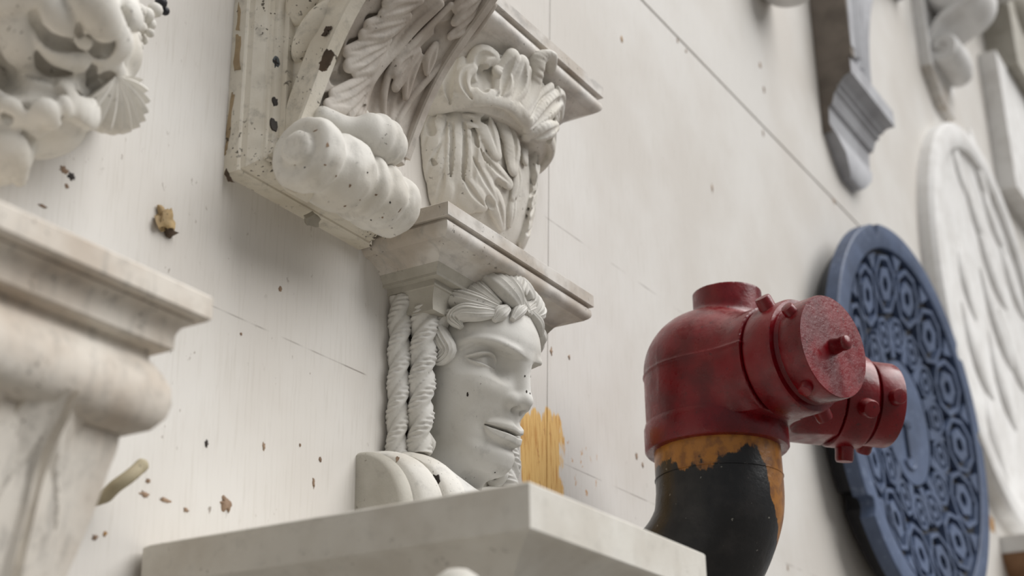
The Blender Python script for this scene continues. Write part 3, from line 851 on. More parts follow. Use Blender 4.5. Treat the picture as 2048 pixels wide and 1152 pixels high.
# lobes: flat at the root, their tips lifting off the ground
for pts, r in (([(742, 150), (700, 182), (662, 190)], [0.007, 0.012, 0.007]), ([(738, 165), (700, 202), (652, 215)], [0.007, 0.013, 0.008]), ([(730, 185), (700, 224), (656, 244)], [0.007, 0.014, 0.009]),
               ([(726, 205), (704, 242), (680, 264)], [0.007, 0.012, 0.008]),
               ([(775, 80), (730, 96), (690, 103)], [0.006, 0.012, 0.007]), ([(770, 92), (728, 116), (692, 131)], [0.006, 0.013, 0.008]), ([(765, 105), (735, 130), (706, 144)], [0.006, 0.011, 0.006]),
               ([(815, 34), (765, 46), (733, 48)], [0.006, 0.011, 0.007]), ([(808, 44), (762, 60), (722, 68)], [0.006, 0.012, 0.007]),
               ([(840, 2), (795, 12), (762, 26)], [0.006, 0.011, 0.007]), ([(835, -14), (790, -8), (770, 4)], [0.006, 0.011, 0.007]),
               ([(835, 105), (808, 135), (786, 171)], [0.006, 0.010, 0.007]), ([(838, 115), (815, 150), (806, 190)], [0.006, 0.010, 0.006]), ([(822, 110), (798, 132), (788, 147)], [0.005, 0.009, 0.006]),
               ([(870, 92), (855, 120), (850, 142)], [0.006, 0.010, 0.005]),
               ([(955, 0), (930, 18), (906, 38)], [0.006, 0.011, 0.007]), ([(945, -10), (920, 4), (908, 14)], [0.006, 0.010, 0.006]), ([(958, 20), (930, 48), (898, 68)], [0.006, 0.011, 0.006])):
    cv.line(pts, r, 0.45, 0.0008, False, 2.3, [0.0, 0.5, 1.5], vein=0.38)
# ribs and the thin right-hand border
for pts, r in (([(880, 8), (830, 54), (794, 94), (743, 159), (724, 199), (716, 244)], [0.0045, 0.0055, 0.0055, 0.0045, 0.003]),
               ([(900, 10), (829, 82), (778, 145), (766, 199), (767, 232)], [0.004, 0.0045, 0.0045, 0.003]),
               ([(985, 10), (956, 54), (905, 108), (860, 150), (818, 201), (792, 246)], [0.005, 0.0055, 0.005, 0.004])):
    cv.line(pts, r, 0.35, 0.0012, False, 1.3, [0.3])
p, q = S.polys(); mesh('acanthus_leaf', p, q, M_LEAF, brk, 60)
tipc = (-0.101, 0.7035)
tx = xm-0.012
S = SDF((tx-0.085, tipc[0]-0.04, tipc[1]-0.04), (tx+0.05, tipc[0]+0.045, tipc[1]+0.045), 0.0012)
S.D = S.ell((tx, tipc[0], tipc[1]), (0.036, 0.0225, 0.0250))
S.D = (S.D+0.0011*np.cos((S.X-tx)*2*PI/0.017)*np.clip(1-np.abs(S.X-tx)/0.04, 0, 1)).astype(np.float32)
S.union(S.cap((tx-0.015, tipc[0]+0.012, tipc[1]-0.004), (tx-0.060, tipc[0]+0.026, tipc[1]+0.006), 0.0165, 0.011), 0.010)
S.union(S.cap((tx, tipc[0]+0.014, tipc[1]+0.008), (tx, tipc[0]+0.026, tipc[1]+0.034), 0.014, 0.010), 0.010)
p, q = S.polys(); mesh('leaf_tip', p, q, M_PLASTER, brk, 60)
for k_, (px, py, ry, rz, rot) in enumerate(((626, 62, 0.014, 0.036, -38), (606, -2, 0.020, 0.030, -25))):
    c0 = WX(px, py, XL+0.004)
    S = SDF((XL-0.02, c0[1]-0.07, c0[2]-0.07), (XL+0.03, c0[1]+0.07, c0[2]+0.07), 0.0015)
    S.D = S.ell((XL+0.006, c0[1], c0[2]), (0.017-0.003*k_, ry, rz), rotm((1, 0, 0), -rot)).astype(np.float32)
    p, q = S.polys(); mesh('cheek_lobe', p, q, M_CREAM, brk, 60)
for px, py, w, h, m_ in ((650, 330, 6, 4, M_DARK), (672, 352, 8, 5, M_STAIN), (700, 372, 6, 9, M_STAIN), (735, 345, 5, 4, M_DARK), (752, 390, 7, 5, M_STAIN), (780, 405, 5, 6, M_DARK), (690, 412, 9, 5, M_STAIN), (610, 335, 7, 4, M_DARK), (590, 330, 5, 3, M_STAIN), (655, 290, 8, 14, M_STAIN), (720, 400, 4, 4, M_DARK), (765, 435, 6, 4, M_STAIN), (630, 262, 16, 3, M_STAIN), (800, 420, 3, 12, M_STAIN), (742, 440, 4, 4, M_DARK)):
    chip_on(roll, px, py, w*0.8, h*0.8, M_STAIN if (px+py) % 3 else m_)
# screw and two torn screw holes in the backplate
def screw_hole(px, py, r, mat, name, y):
    c0 = W(px, py, y)
    a = np.arange(14)*2*PI/14
    k = r*(1+0.6*np.array([mnoise.noise(Vector((math.cos(t)*2, math.sin(t)*2, px))) for t in a]))
    rings = [np.c_[c0[0]+k*np.cos(a)*s_, np.full(14, y-d_), c0[2]+k*np.sin(a)*s_*1.1] for s_, d_ in ((1, 0), (0.9, 0.0012), (0.5, 0.0013))]
    return mesh(name, *loft(rings), mat, brk, 30)
sc = screw_hole(552, 124, 0.0054, M_SCREW, 'screw', -0.0505)
c0 = W(552, 124, -0.052)
m = MB(); m.add(*box(c0[0]-0.004, c0[0]+0.004, -0.0524, -0.0515, c0[2]-0.0006, c0[2]+0.0006)); m.add(*box(c0[0]-0.0006, c0[0]+0.0006, -0.0524, -0.0515, c0[2]-0.004, c0[2]+0.004)); m.build('cross_slot', M_DARK, sc, 0)
screw_hole(549, 204, 0.0044, M_DARK, 'screw_hole', -0.0505); screw_hole(547, 250, 0.0058, M_DARK, 'screw_hole', -0.0505)
# bare wood where paint and gesso have broken away
def ragged(P, seed, amp):
    r = np.random.default_rng(seed); out = []
    P = np.asarray(P, float)
    for i in range(len(P)):
        a, b = P[i], P[(i+1) % len(P)]
        for t in np.linspace(0, 1, 5)[:-1]: out.append(a+(b-a)*t+(r.random(2)-0.5)*amp)
    return np.array(out)
def patch(pts, mat, x=None, y=None, z=None, lift=0.0007, name='bare_patch', amp=4, parent=None):
    pts = ragged(pts, int(pts[0][0]), amp)
    P = np.array([(WX(a, b, x) if x is not None else (W(a, b, y) if y is not None else WZ(a, b, z))) for a, b in pts])
    n0 = np.array([-1.0, 0, 0]) if x is not None else (np.array([0, -1.0, 0]) if y is not None else np.array([0, 0, -1.0]))
    v, f = loft([P-n0*0.001, P+n0*lift]); return mesh(name, v, f, mat, parent or brk, 0)
M_TAN = plaster('bare_gesso', (170, 150, 120), (140, 120, 94), dirt_amt=0.9, speck=0.58)
patch([(472, 70), (482, 72), (481, 140), (468, 142)], M_TAN, x=BX0)
patch([(478, 5), (482, 30), (480, 62), (473, 60)], M_TAN, x=BX0, amp=3)
patch([(464, 185), (468, 190), (461, 255), (454, 300), (450, 310), (455, 255)], M_TAN, x=BX0, amp=3)
patch([(452, 338), (460, 352), (468, 364), (456, 362), (449, 350)], M_BROWN, x=BX0, amp=3)
patch([(474, 378), (520, 398), (580, 432), (600, 446), (592, 450), (530, 418), (478, 394)], M_BROWN, z=BZ0, amp=4)
patch([(625, 470), (660, 482), (690, 498), (686, 502), (640, 486)], M_BROWN, z=BZ0, amp=5)
def upatch(pts, y, mat):          # flake on the sloping lower moulding
    pts = ragged(pts, int(pts[0][0]), 4); P = np.array([W(a, b, y) for a, b in pts])
    n0 = np.array([0, -0.6, -0.8]); v, f = loft([P-n0*0.004, P+n0*0.0015]); mesh('bare_patch', v, f, mat, brk, 0)
upatch([(612, 436), (628, 428), (640, 438), (636, 452), (614, 450)], -0.030, M_STONE)
patch([(655, 100), (668, 104), (662, 122), (652, 140), (638, 142), (640, 128)], M_BROWN, x=XL-0.0035, lift=0.001, amp=5)
patch([(652, 55), (664, 52), (656, 66), (644, 72)], M_BROWN, x=XL-0.0035, lift=0.0008, amp=5)
# ---------------------------------------------------------------- acanthus corbel above the bust
CX0, CX1, CYF = 1.246, 1.574, -0.105
CXC = (CX0+CX1)/2; CZT = 1.000
cor = thing('acanthus_corbel', 'pale grey acanthus leaf corbel with bulbous leaves under a square marble top', 'corbel', (CXC, 0, 0.735))
pr = [(-0.06, CZT), (-0.0012, CZT), (0, CZT-0.0012), (0, CZT-0.0172), (-0.0008, CZT-0.018), (-0.008, CZT-0.018), (-0.008, CZT-0.024)]
m = MB(); m.add(*mitre3(pr, CX0, CX1, CYF)); m.build('abacus', M_MARBLE, cor, 25)
pr = [(-0.008, CZT-0.0235)]+arc(-0.004, CZT-0.024, -0.009, CZT-0.042, 0.005, 6)+arc(-0.0095, CZT-0.0425, -0.052, CZT-0.078, -0.006, 8)+[(-0.058, CZT-0.084), (-0.07, CZT-0.12)]
m = MB(); m.add(*mitre3(pr, CX0, CX1, CYF)); m.build('cyma_moulding', M_MARBLE, cor, 25)
# bell behind the leaves: half round on the wall
def half_round(prof, n=40, xr=1.0):
    rings = []
    th = np.linspace(0, PI, n)
    for r, ry, z in prof:
        rings.append(np.vstack([np.c_[CXC-r*np.cos(th), -ry*np.sin(th)**0.9, np.full(n, z)]]))
    return loft(rings)
bell = [(0.070, 0.034, 0.735), (0.084, 0.044, 0.752), (0.099, 0.054, 0.785), (0.106, 0.060, 0.82), (0.104, 0.060, 0.85), (0.092, 0.052, 0.875), (0.086, 0.050, 0.90), (0.10, 0.06, 0.93)]
bz = smooth_path(np.array(bell), 40)
m = MB(); m.add(*half_round(bz)); m.build('bell', M_PLASTER, cor, 60)
# lower tier: broad drooping leaves wrapped on the bulb
def bulb_r(z):
    return np.interp(z, bz[:, 2], bz[:, 0]), np.interp(z, bz[:, 2], bz[:, 1])
def bulb_pt(th, z, lift=0.0):
    r, ry = bulb_r(z)
    p = np.array([CXC-r*math.cos(th), -ry*math.sin(th), z])
    n = np.array([-math.cos(th)/r, -math.sin(th)/ry, 0]); n /= np.linalg.norm(n)
    return p+n*lift, n
# leaves carved on the bulb and the flaring wreath above it, traced on the near half and mirrored
S = SDF((CXC-0.150, -0.150, 0.735), (CXC+0.150, -0.0005, 0.975), 0.00135)
zr = np.concatenate([bz[:, 2]]); 
rb_, ryb = pcurve(bz[:, 2], bz[:, 0]), pcurve(bz[:, 2], bz[:, 1])
wz = [0.86, 0.868, 0.880, 0.900, 0.920, 0.940, 0.960]
wo = [0.010, 0.026, 0.036, 0.036, 0.034, 0.038, 0.045]
wof = pcurve(wz, wo)
def g_bulb(P):
    x, y, z = P[..., 0], P[..., 1], P[..., 2]
    r, ry = rb_(z), ryb(z)
    k = np.sqrt(((x-CXC)/r)**2+(y/ry)**2)
    return np.maximum((k-1)*ry, np.maximum(0.742-z, z-0.884))
def g_wreath(P):
    x, y, z = P[..., 0], P[..., 1], P[..., 2]
    o = wof(z); r, ry = 0.084+o, 0.053+o
    k = np.sqrt(((x-CXC)/r)**2+(y/ry)**2)
    return np.maximum((k-1)*ry, np.maximum(0.867-z, z-0.945))
G3 = np.stack(np.broadcast_arrays(S.X, S.Y, S.Z), -1)
S.D = g_bulb(G3).astype(np.float32)
cv = Carver(S, g_bulb, 1.2, 2.2)
for pts, r, kp, l in (
        ([(893, 208), (885, 300), (882, 400)], [0.014, 0.018, 0.016], 2.6, [0, 0.2, 0.3]), ([(936, 208), (944, 300), (936, 398)], [0.013, 0.018, 0.018], 2.6, [0, 0.2, 0.4]),
        ([(885, 212), (860, 265), (851, 314)], [0.010, 0.017, 0.010], 2.2, [0, 0.3, 0.9]), ([(884, 285), (864, 335), (857, 374)], [0.009, 0.015, 0.008], 2.2, [0, 0.4, 1.0]), ([(890, 345), (881, 388), (880, 418)], [0.010, 0.016, 0.010], 2.2, [0, 0.4, 1.0]),
        ([(1010, 215), (1036, 268), (1044, 322)], [0.010, 0.014, 0.008], 2.0, [0, 0.5, 1.2]), ([(1030, 325), (1030, 368), (1022, 396)], [0.007, 0.011, 0.006], 2.0, [0, 0.5, 1.2]), ([(1026, 388), (1021, 424), (1018, 450)], [0.006, 0.009, 0.004], 2.0, [0, 0.4, 1.0]),
        ([(972, 360), (990, 412), (1003, 456)], [0.009, 0.014, 0.005], 2.2, [0, 0.4, 1.0]), ([(922, 355), (946, 396), (962, 412)], [0.012, 0.016, 0.008], 2.2, [0, 0.5, 1.0]),
        ([(940, 312), (962, 362), (984, 400)], [0.007, 0.014, 0.008], 2.2, [0, 0.5, 1.2]), ([(948, 290), (984, 343), (1012, 368)], [0.006, 0.013, 0.008], 2.2, [0, 0.6, 1.3]),
        ([(985, 208), (1010, 275), (1017, 338)], [0.012, 0.020, 0.011], 2.2, [0, 0.6, 1.4]), ([(952, 206), (966, 260), (984, 310)], [0.010, 0.018, 0.010], 2.2, [0.1, 0.7, 1.6]),
        ([(914, 203), (912, 300), (908, 402)], [0.0085, 0.0095, 0.008], 1.5, [0.1, 0.3, 0.3])):
    cv.line(pts, r, 0.5, 0.0006, False, kp*1.15, l, vein=0.0 if kp == 1.5 else 0.27)
for pts, r in (([(902, 250), (901, 310), (898, 385)], [0.0022, 0.0028, 0.0015]), ([(926, 250), (926, 310), (920, 390)], [0.0022, 0.0028, 0.0015]),
               ([(949, 255), (952, 295), (975, 340)], [0.0016, 0.0022, 0.0020]), ([(990, 230), (1000, 280), (1004, 318)], [0.0010, 0.0016, 0.001]), ([(955, 340), (970, 372)], [0.0012, 0.0020]), ([(950, 335), (962, 385)], [0.0010, 0.0016]),
               ([(864, 256), (866, 270)], [0.0042, 0.0050]), ([(962, 236), (958, 254)], [0.0040, 0.0055]), ([(1027, 286), (1036, 293)], [0.006, 0.006]), ([(1022, 236), (1028, 262)], [0.003, 0.004]), ([(988, 368), (1000, 376)], [0.005, 0.005]), ([(872, 330), (866, 322)], [0.003, 0.002]), ([(970, 402), (976, 410)], [0.005, 0.005])):
    cv.line(pts, [q_*1.25 for q_ in r], -0.2, 0.0008, True, 1.0, [1.3])
def symmetric(name):                # the far flank repeats the near one
    k_ = int((0.150+0.055)/S.vox); fl_ = S.D[::-1].copy()
    S.D[k_:] = np.minimum(S.D[k_:], fl_[k_:])
    p_, q_ = S.polys(); return mesh(name, p_, q_, M_PLASTER, cor, 60)
symmetric('leaf_bulb')
S.D = np.maximum(g_wreath(G3), 0).astype(np.float32)
gw = g_wreath(G3); del G3
S.D = np.maximum(gw, -(gw+0.020)).astype(np.float32)
cv = Carver(S, g_wreath, 1.2, 2.2)
for pts, r, kp, l in (
        ([(838, 222), (900, 204), (960, 195), (1012, 206), (1054, 244)], [0.011, 0.012, 0.012, 0.011, 0.009], 2.0, [0.2, 0.3, 0.3]),                    # swelling hem
        ([(858, 215), (862, 175), (884, 142)], [0.012, 0.016, 0.012], 2.2, [0.1, 0.4, 1.2]), ([(900, 205), (898, 165), (912, 130)], [0.011, 0.016, 0.012], 2.2, [0.1, 0.4, 1.4]),
        ([(944, 148), (962, 116), (978, 118)], [0.012, 0.015, 0.010], 1.8, [0.2, 1.0, 1.6]),
        ([(944, 200), (924, 178), (926, 154), (940, 146)], [0.007, 0.010, 0.010, 0.008], 1.4, [0.1, 0.6, 1.0, 1.4]),       # paired scrolls
        ([(984, 200), (1004, 182), (1002, 158), (988, 150)], [0.007, 0.010, 0.010, 0.008], 1.4, [0.1, 0.6, 1.0, 1.4]),
        ([(1040, 205), (1044, 170), (1046, 142)], [0.008, 0.010, 0.008], 1.8, [0.1, 0.6, 1.4]),
        ([(1018, 205), (1032, 165), (1034, 130)], [0.011, 0.016, 0.012], 2.0, [0.1, 0.6, 1.4]), ([(996, 198), (1002, 150), (1014, 118)], [0.009, 0.014, 0.012], 1.8, [0.1, 0.6, 1.5]),
        ([(1046, 225), (1064, 170), (1078, 130), (1098, 126), (1102, 150)], [0.009, 0.012, 0.012, 0.010, 0.007], 1.7, [0.1, 0.5, 1.4, 1.8, 1.7]),
        ([(1054, 235), (1078, 195), (1092, 176)], [0.009, 0.011, 0.008], 1.8, [0.1, 0.6, 1.4]), ([(1056, 252), (1084, 222), (1108, 204), (1113, 230)], [0.010, 0.015, 0.011, 0.007], 1.8, [0.1, 0.7, 1.5, 1.5]),
        ([(1056, 272), (1082, 262), (1106, 254)], [0.010, 0.012, 0.007], 1.8, [0.1, 0.6, 1.2])):
    cv.line(pts, r, 0.3, 0.0009, False, kp, l, vein=0.0 if len(pts) > 4 else 0.45)
for pts, r in (([(962, 150), (964, 166), (964, 180)], [0.007, 0.009, 0.006]), ([(1050, 222), (1070, 180), (1082, 150)], [0.0020, 0.0028, 0.003]), ([(1012, 196), (1016, 150)], [0.0018, 0.0025]), ([(1066, 278), (1084, 282)], [0.005, 0.005]),
               ([(880, 208), (884, 165)], [0.0025, 0.0035]), ([(918, 200), (914, 160)], [0.002, 0.003]), ([(845, 216), (846, 190)], [0.002, 0.003]), ([(1062, 256), (1090, 232)], [0.0015, 0.002])):
    cv.line(pts, [q_*1.2 for q_ in r], -0.2, 0.001, True, 1.0, [0.9])
symmetric('leaf_wreath')
# marble pad set on the wall under the bulb
m = MB(); m.add(*box(CXC-0.062, CXC+0.062, -0.030, 0, 0.728, 0.76)); m.build('foot', M_MARBLE, cor, 25)
# ---------------------------------------------------------------- two-way fire hose inlet on a black pipe
FB = np.array([1.655, -0.20, 0.508])
fire = thing('fire_hose_inlet', 'red two way fire hose inlet with round caps on a black pipe', 'fire inlet', (FB[0], FB[1], 0.47))
a1 = np.array([-0.294, -0.955, 0.0]); a1 /= np.linalg.norm(a1)
a2 = np.array([0.715, -0.70, -0.05]); a2 /= np.linalg.norm(a2)
ZO = 0.584
O = np.array([FB[0], FB[1], ZO])
# black pipe: comes out of the wall and turns upright
pth = [(FB[0], FB[1], 0.520), (FB[0], FB[1], 0.47), (FB[0], FB[1], 0.458)]
pth += [(FB[0], FB[1]+0.125*(1-math.cos(t)), 0.452-0.125*math.sin(t)) for t in np.linspace(0.1, PI/2, 14)]
pth += [(FB[0], -0.04, 0.327), (FB[0], -0.001, 0.327)]
P = smooth_path(pth, 70)
v, f = sweep(P, np.interp(np.linspace(0, 1, 70), [0, 0.28, 0.36, 1], [0.0775, 0.0775, 0.0755, 0.0755]), np.repeat([[1.0, 0, 0]], 70, 0), None, 64)
mesh('pipe', v, f, M_BLACK, fire, 60)
m = MB(); m.add(*lathe([(0.0772, 0), (0.0785, 0.0006), (0.0785, 0.0016), (0.0772, 0.002)], (FB[0], FB[1], 0.462), (0, 0, 1), 64)); m.build('weld_line', M_BLACK, fire, 60)
# collar
cz = 0.497
m = MB(); m.add(*lathe([(0.076, 0), (0.0865, 0.0005), (0.0885, 0.003), (0.0885, 0.030), (0.0875, 0.033), (0.0868, 0.036), (0.05, 0.037)], (FB[0], FB[1], cz), (0, 0, 1), 72)); m.build('collar', M_RED, fire, 40)
# cast body
S = SDF((FB[0]-0.14, FB[1]-0.17, 0.520), (FB[0]+0.17, FB[1]+0.10, 0.735), 0.0017)
def cylx(c, a, r, t0, t1):
    a = np.asarray(a, float)
    t = (S.X-c[0])*a[0]+(S.Y-c[1])*a[1]+(S.Z-c[2])*a[2]
    q = (S.X-c[0])**2+(S.Y-c[1])**2+(S.Z-c[2])**2-t*t
    return np.maximum(np.sqrt(np.maximum(q, 0))-r, np.maximum(t0-t, t-t1))
rv = np.sqrt((S.X-FB[0])**2+(S.Y-FB[1])**2)
dome = np.sqrt(rv**2+(np.maximum(S.Z-0.600, 0)*1.05)**2)-0.0855
S.D = np.maximum(dome, 0.525-S.Z).astype(np.float32)
S.union(cylx(O, a1, 0.0725, 0.0, 0.104), 0.022)
S.union(cylx(O, a2, 0.0600, 0.0, 0.155), 0.018)
bo = np.array([FB[0]+0.018, FB[1]-0.020, 0])
S.union(np.maximum(np.sqrt((S.X-bo[0])**2+(S.Y-bo[1])**2)-0.0440-np.maximum(0.665-S.Z, 0)*0.25, np.maximum(S.Z-0.7085, 0.60-S.Z)), 0.010)
S.D = (S.D-0.0016*np.exp(-((S.Z-ZO-0.012)/0.0017)**2)).astype(np.float32)
p, q = S.polys(); body = mesh('body', p, q, M_RED, fire, 40)
def outlet(a, L0, r, first):
    rings = [(r*0.8, L0-0.002), (r*1.10, L0), (r*1.12, L0+0.003), (r*1.12, L0+0.036), (r*1.09, L0+0.040), (r*0.98, L0+0.041), (r*0.95, L0+0.043), (r*0.92, L0+0.049), (r*0.5, L0+0.05)]
    m = MB(); m.add(*lathe(rings, O, a, 64)); sw = m.build('swivel_ring', M_RED, fire, 35)
    c0 = L0+0.048
    rings = [(r*0.6, c0-0.001), (r*0.99, c0), (r*1.0, c0+0.001), (r*1.0, c0+0.030), (r*0.985, c0+0.032), (r*0.5, c0+0.0322), (0.0005, c0+0.0322)]
    m = MB(); m.add(*lathe(rings, O, a, 72)); cp = m.build('cap', M_RED, fire, 35)
    e = O+a*(c0+0.032)
    m = MB(); m.add(*lathe([(0.0105, -0.002), (0.0100, 0.004), (0.0085, 0.010), (0.0092, 0.015), (0.0085, 0.0195), (0.0060, 0.0215), (0.0005, 0.022)], e, a, 24)); m.build('pin', M_RED, cp, 60)
    _, u, w = frame(a)
    def lug(par, ang, t, rr, ln=0.016, rad=0.0105):
        d = u*math.cos(ang)+w*math.sin(ang)
        b = O+a*t+d*(rr-0.004)
        m = MB(); m.add(*lathe([(rad, 0), (rad*0.96, ln), (rad*0.85, ln+0.003), (rad*0.4, ln+0.0038)], b, d, 24)); m.build('lug', M_RED, par, 40)
    return sw, cp, lug, c0
sw, cp, lug, c0 = outlet(a1, 0.106, 0.0625, True)
# u for a1 is horizontal, w is up
for ang in (128, 308, 20):
    lug(sw, math.radians(ang), 0.106+0.022, 0.0625*1.10)
for ang in (146, 330, 236):
    lug(cp, math.radians(ang), c0+0.014, 0.0625, 0.010, 0.0085)
sw, cp, lug, c0 = outlet(a2, 0.158, 0.0545, False)
for ang in (75, 205, 278):
    lug(sw, math.radians(ang), 0.158+0.022, 0.0545*1.12, 0.018, 0.0120)
for ang in (188, 308, 65):
    lug(cp, math.radians(ang), c0+0.016, 0.0545, 0.013, 0.0105)
# ---------------------------------------------------------------- manhole cover
MC = np.array([2.995, 0, 0.938]); MR = 0.462; MY = -0.078; SAG = 0.034
cov = thing('manhole_cover', 'blue grey round iron manhole cover with octagon pattern hung on the wall', 'manhole cover', (MC[0], 0, MC[2]-MR))
inner_r = 0.405
def dish(v):                          # the patterned field is dished towards the middle
    v = np.array(v, float); rho = np.hypot(v[:, 0]-MC[0], v[:, 2]-MC[2])
    v[:, 1] += SAG*(1-np.clip(rho/inner_r, 0, 1)**2)
    return v
def piece(name, vf, mat, parent, ang=30): return mesh(name, dish(vf[0]), vf[1], mat, parent, ang)
na = 240
ang = np.arange(na)*2*PI/na
notch_at = [math.radians(d) for d in (36, 8, 180+36, 180+8, 110, 290)]
def rim_r(t):
    r = MR
    for nt_ in notch_at:
        d = abs((t-nt_+PI) % (2*PI)-PI)
        if d < 0.042: r = MR-0.026*math.sqrt(max(0, 1-(d/0.042)**2))
    return r
rr_ = np.array([rim_r(t) for t in ang])
outer = np.c_[rr_*np.cos(ang), rr_*np.sin(ang)]
inn = np.c_[inner_r*np.cos(ang), inner_r*np.sin(ang)]
def R3(p, y): return np.c_[MC[0]+p[:, 0], np.full(len(p), y), MC[2]+p[:, 1]]
rings = [R3(outer, -0.046), R3(outer, MY+0.003), R3(outer*0.994, MY), R3(inn*1.008, MY), R3(inn, MY+0.002), R3(inn, -0.046)]
mesh('rim', *loft(rings+[rings[0]], caps=False), M_BLUE, cov, 35)
mesh('under_plate', *loft([R3(outer*0.91, y) for y in (-0.001, -0.014)]), M_IRON, cov, 35)
mesh('skirt', *loft([R3(outer*0.91, -0.012), R3(outer*0.91, -0.047), R3(outer*0.86, -0.047), R3(outer*0.86, -0.012), R3(outer*0.91, -0.012)], caps=False), M_IRON, cov, 35)
fr_ = [R3(np.c_[k*inner_r*np.cos(ang[::3]), k*inner_r*np.sin(ang[::3])], MY+0.019+SAG*(1-k*k)) for k in (1.0, 0.9, 0.8, 0.65, 0.5, 0.35, 0.2, 0.01)]
mesh('sunk_field', *loft(fr_, caps=False), M_IRON, cov, 60)
def poly_ring(cx, cz, r0, r1, rot, n):
    t = np.arange(n)*2*PI/n+rot
    def ring(r, y): return np.c_[MC[0]+cx+r*np.cos(t), np.full(n, y), MC[2]+cz+r*np.sin(t)]
    y0, y1 = MY+0.021, MY+0.003
    R_ = [ring(r0, y0), ring(r0*0.975, y1), ring(r1*1.04, y1), ring(r1, y0)]
    return loft(R_+[R_[0]], caps=False)
def prism(pts, top=0.003, bev=0.97):
    p = np.asarray(pts, float); c = p.mean(0)
    return loft([R3(p, MY+0.021), R3(c+(p-c)*bev, MY+top)])
def motif(Rm, a, R, nm, k_out=0.80):
    cx, cz = Rm*math.cos(a), Rm*math.sin(a)
    o = piece(nm, poly_ring(cx, cz, R, R*k_out, a+PI/8, 8), M_BLUE, cov)
    piece('inner_ring', poly_ring(cx, cz, R*0.60, R*0.25, a+PI/6, 6), M_BLUE, o)
NO = 14
for k in range(NO):
    a = 2*PI*k/NO+math.radians(3)
    motif(0.322, a, 0.0735, 'octagon')
    b = a+PI/NO                       # wedges between two octagons, towards the rim and towards the middle
    piece('wedge', prism([(r*math.cos(t), r*math.sin(t)) for r, t in ((0.362, b-0.012), (0.397, b-0.070), (0.397, b+0.070), (0.362, b+0.012))]), M_BLUE, cov)
    motif(0.208, b, 0.0445, 'small_octagon', 0.74)
    piece('link_bar', prism([(r*math.cos(t), r*math.sin(t)) for r, t in ((0.150, a-0.10), (0.238, a-0.022), (0.238, a+0.022), (0.150, a+0.10))]), M_BLUE, cov)
t = np.arange(72)*2*PI/72
fr_ = [R3(np.c_[r*np.cos(t), r*np.sin(t)], MY+y) for r, y in ((0.146, 0.021), (0.145, 0.004), (0.120, 0.003), (0.08, 0.003), (0.04, 0.003), (0.001, 0.003))]
piece('centre_disc', loft(fr_), M_BLUE, cov, 60)
# cast mark: an upright with a serif at its head and a small curve under it
m = MB(); gx, gz = -0.010, -0.045
def bx(x0, x1, z0, z1): m.add(*box(MC[0]+gx+x0, MC[0]+gx+x1, MY-0.0035, MY+0.006, MC[2]+gz+z0, MC[2]+gz+z1))
bx(-0.006, 0.006, -0.040, 0.040); bx(-0.030, 0.028, 0.034, 0.046)
V = np.vstack(m.v); mesh('cast_letter', dish(V), m.f, plaster('sunken_look_blue', (62, 74, 98), (50, 60, 80)), cov, 0)  # darker blue stands in for the shade of a sunken letter
P = np.array([(MC[0]+gx+0.034*math.cos(q), MY+0.001, MC[2]+gz-0.046+0.020*math.sin(q)) for q in np.linspace(PI*1.1, PI*1.9, 14)])
v, f = sweep(P, np.full(14, 0.004), np.repeat([[0, -1.0, 0]], 14, 0), None, 8); mesh('cast_curve', dish(v), f, M_BLUE, cov, 60)
cov.rotation_euler = (0, 0, math.radians(-3.0)); cov.location.y = -0.024; cov.scale = (0.909, 0.88, 0.909)
# ---------------------------------------------------------------- near capital at the lower left (out of focus)
lc = thing('pilaster_capital', 'weathered white pilaster capital with stepped cornice at the lower left edge', 'capital', (0.56, 0, 0.05))
XE, XA, LY = 0.749, 0.30, -0.20
lp = [(-0.03, 0.402), (-0.002, 0.402), (0, 0.400), (0, 0.384), (-0.002, 0.382)]
m = MB(); m.add(*mitre3(lp+[(-0.012, 0.381)], XA, XE, LY)); m.build('abacus', M_WARM, lc, 30)
lp = [(-0.010, 0.382)]+arc(-0.008, 0.380, -0.0175, 0.369, -0.002, 5)+[(-0.0175, 0.3595), (-0.019, 0.358), (-0.028, 0.357)]
m = MB(); m.add(*mitre3(lp, XA, XE, LY)); m.build('cornice_fillet', M_WARM, lc, 30)
lp = [(-0.030, 0.358), (-0.029, 0.350), (-0.022, 0.340), (-0.0175, 0.330), (-0.0165, 0.318), (-0.019, 0.308), (-0.026, 0.299), (-0.036, 0.295), (-0.048, 0.2935)]
m = MB(); m.add(*mitre3(lp, XA, XE, LY)); m.build('roll_moulding', M_WARM, lc, 60)
lp = [(-0.040, 0.294), (-0.041, 0.282), (-0.044, 0.268), (-0.048, 0.245), (-0.053, 0.220), (-0.060, 0.190), (-0.069, 0.150), (-0.08, 0.10), (-0.09, 0.05)]
m = MB(); m.add(*mitre3(lp, XA, XE, LY)); m.build('shaft', M_WARM, lc, 60)
for i, (xx, w) in enumerate(((0.645, 0.030), (0.575, 0.034), (0.500, 0.034), (0.425, 0.034))):
    pts = [(xx, -0.172, 0.312), (xx, -0.160, 0.290), (xx, -0.148, 0.262), (xx, -0.140, 0.225), (xx, -0.128, 0.17), (xx, -0.112, 0.10)]
    v, f = leafgen(path_map(pts, (-1, 0, 0)), lambda s_, w=w: w*np.clip(np.sin(PI*np.clip(0.2+0.8*s_, 0, 1)), 0.15, 1)**0.4, 2.0, 0.4, 0.12, 0.008, 0.006, 0.008, 0.0, 0.02, 0.0, 0.003, 60, 14)
    mesh('flute_leaf', v, f, M_WARM, lc, 60)
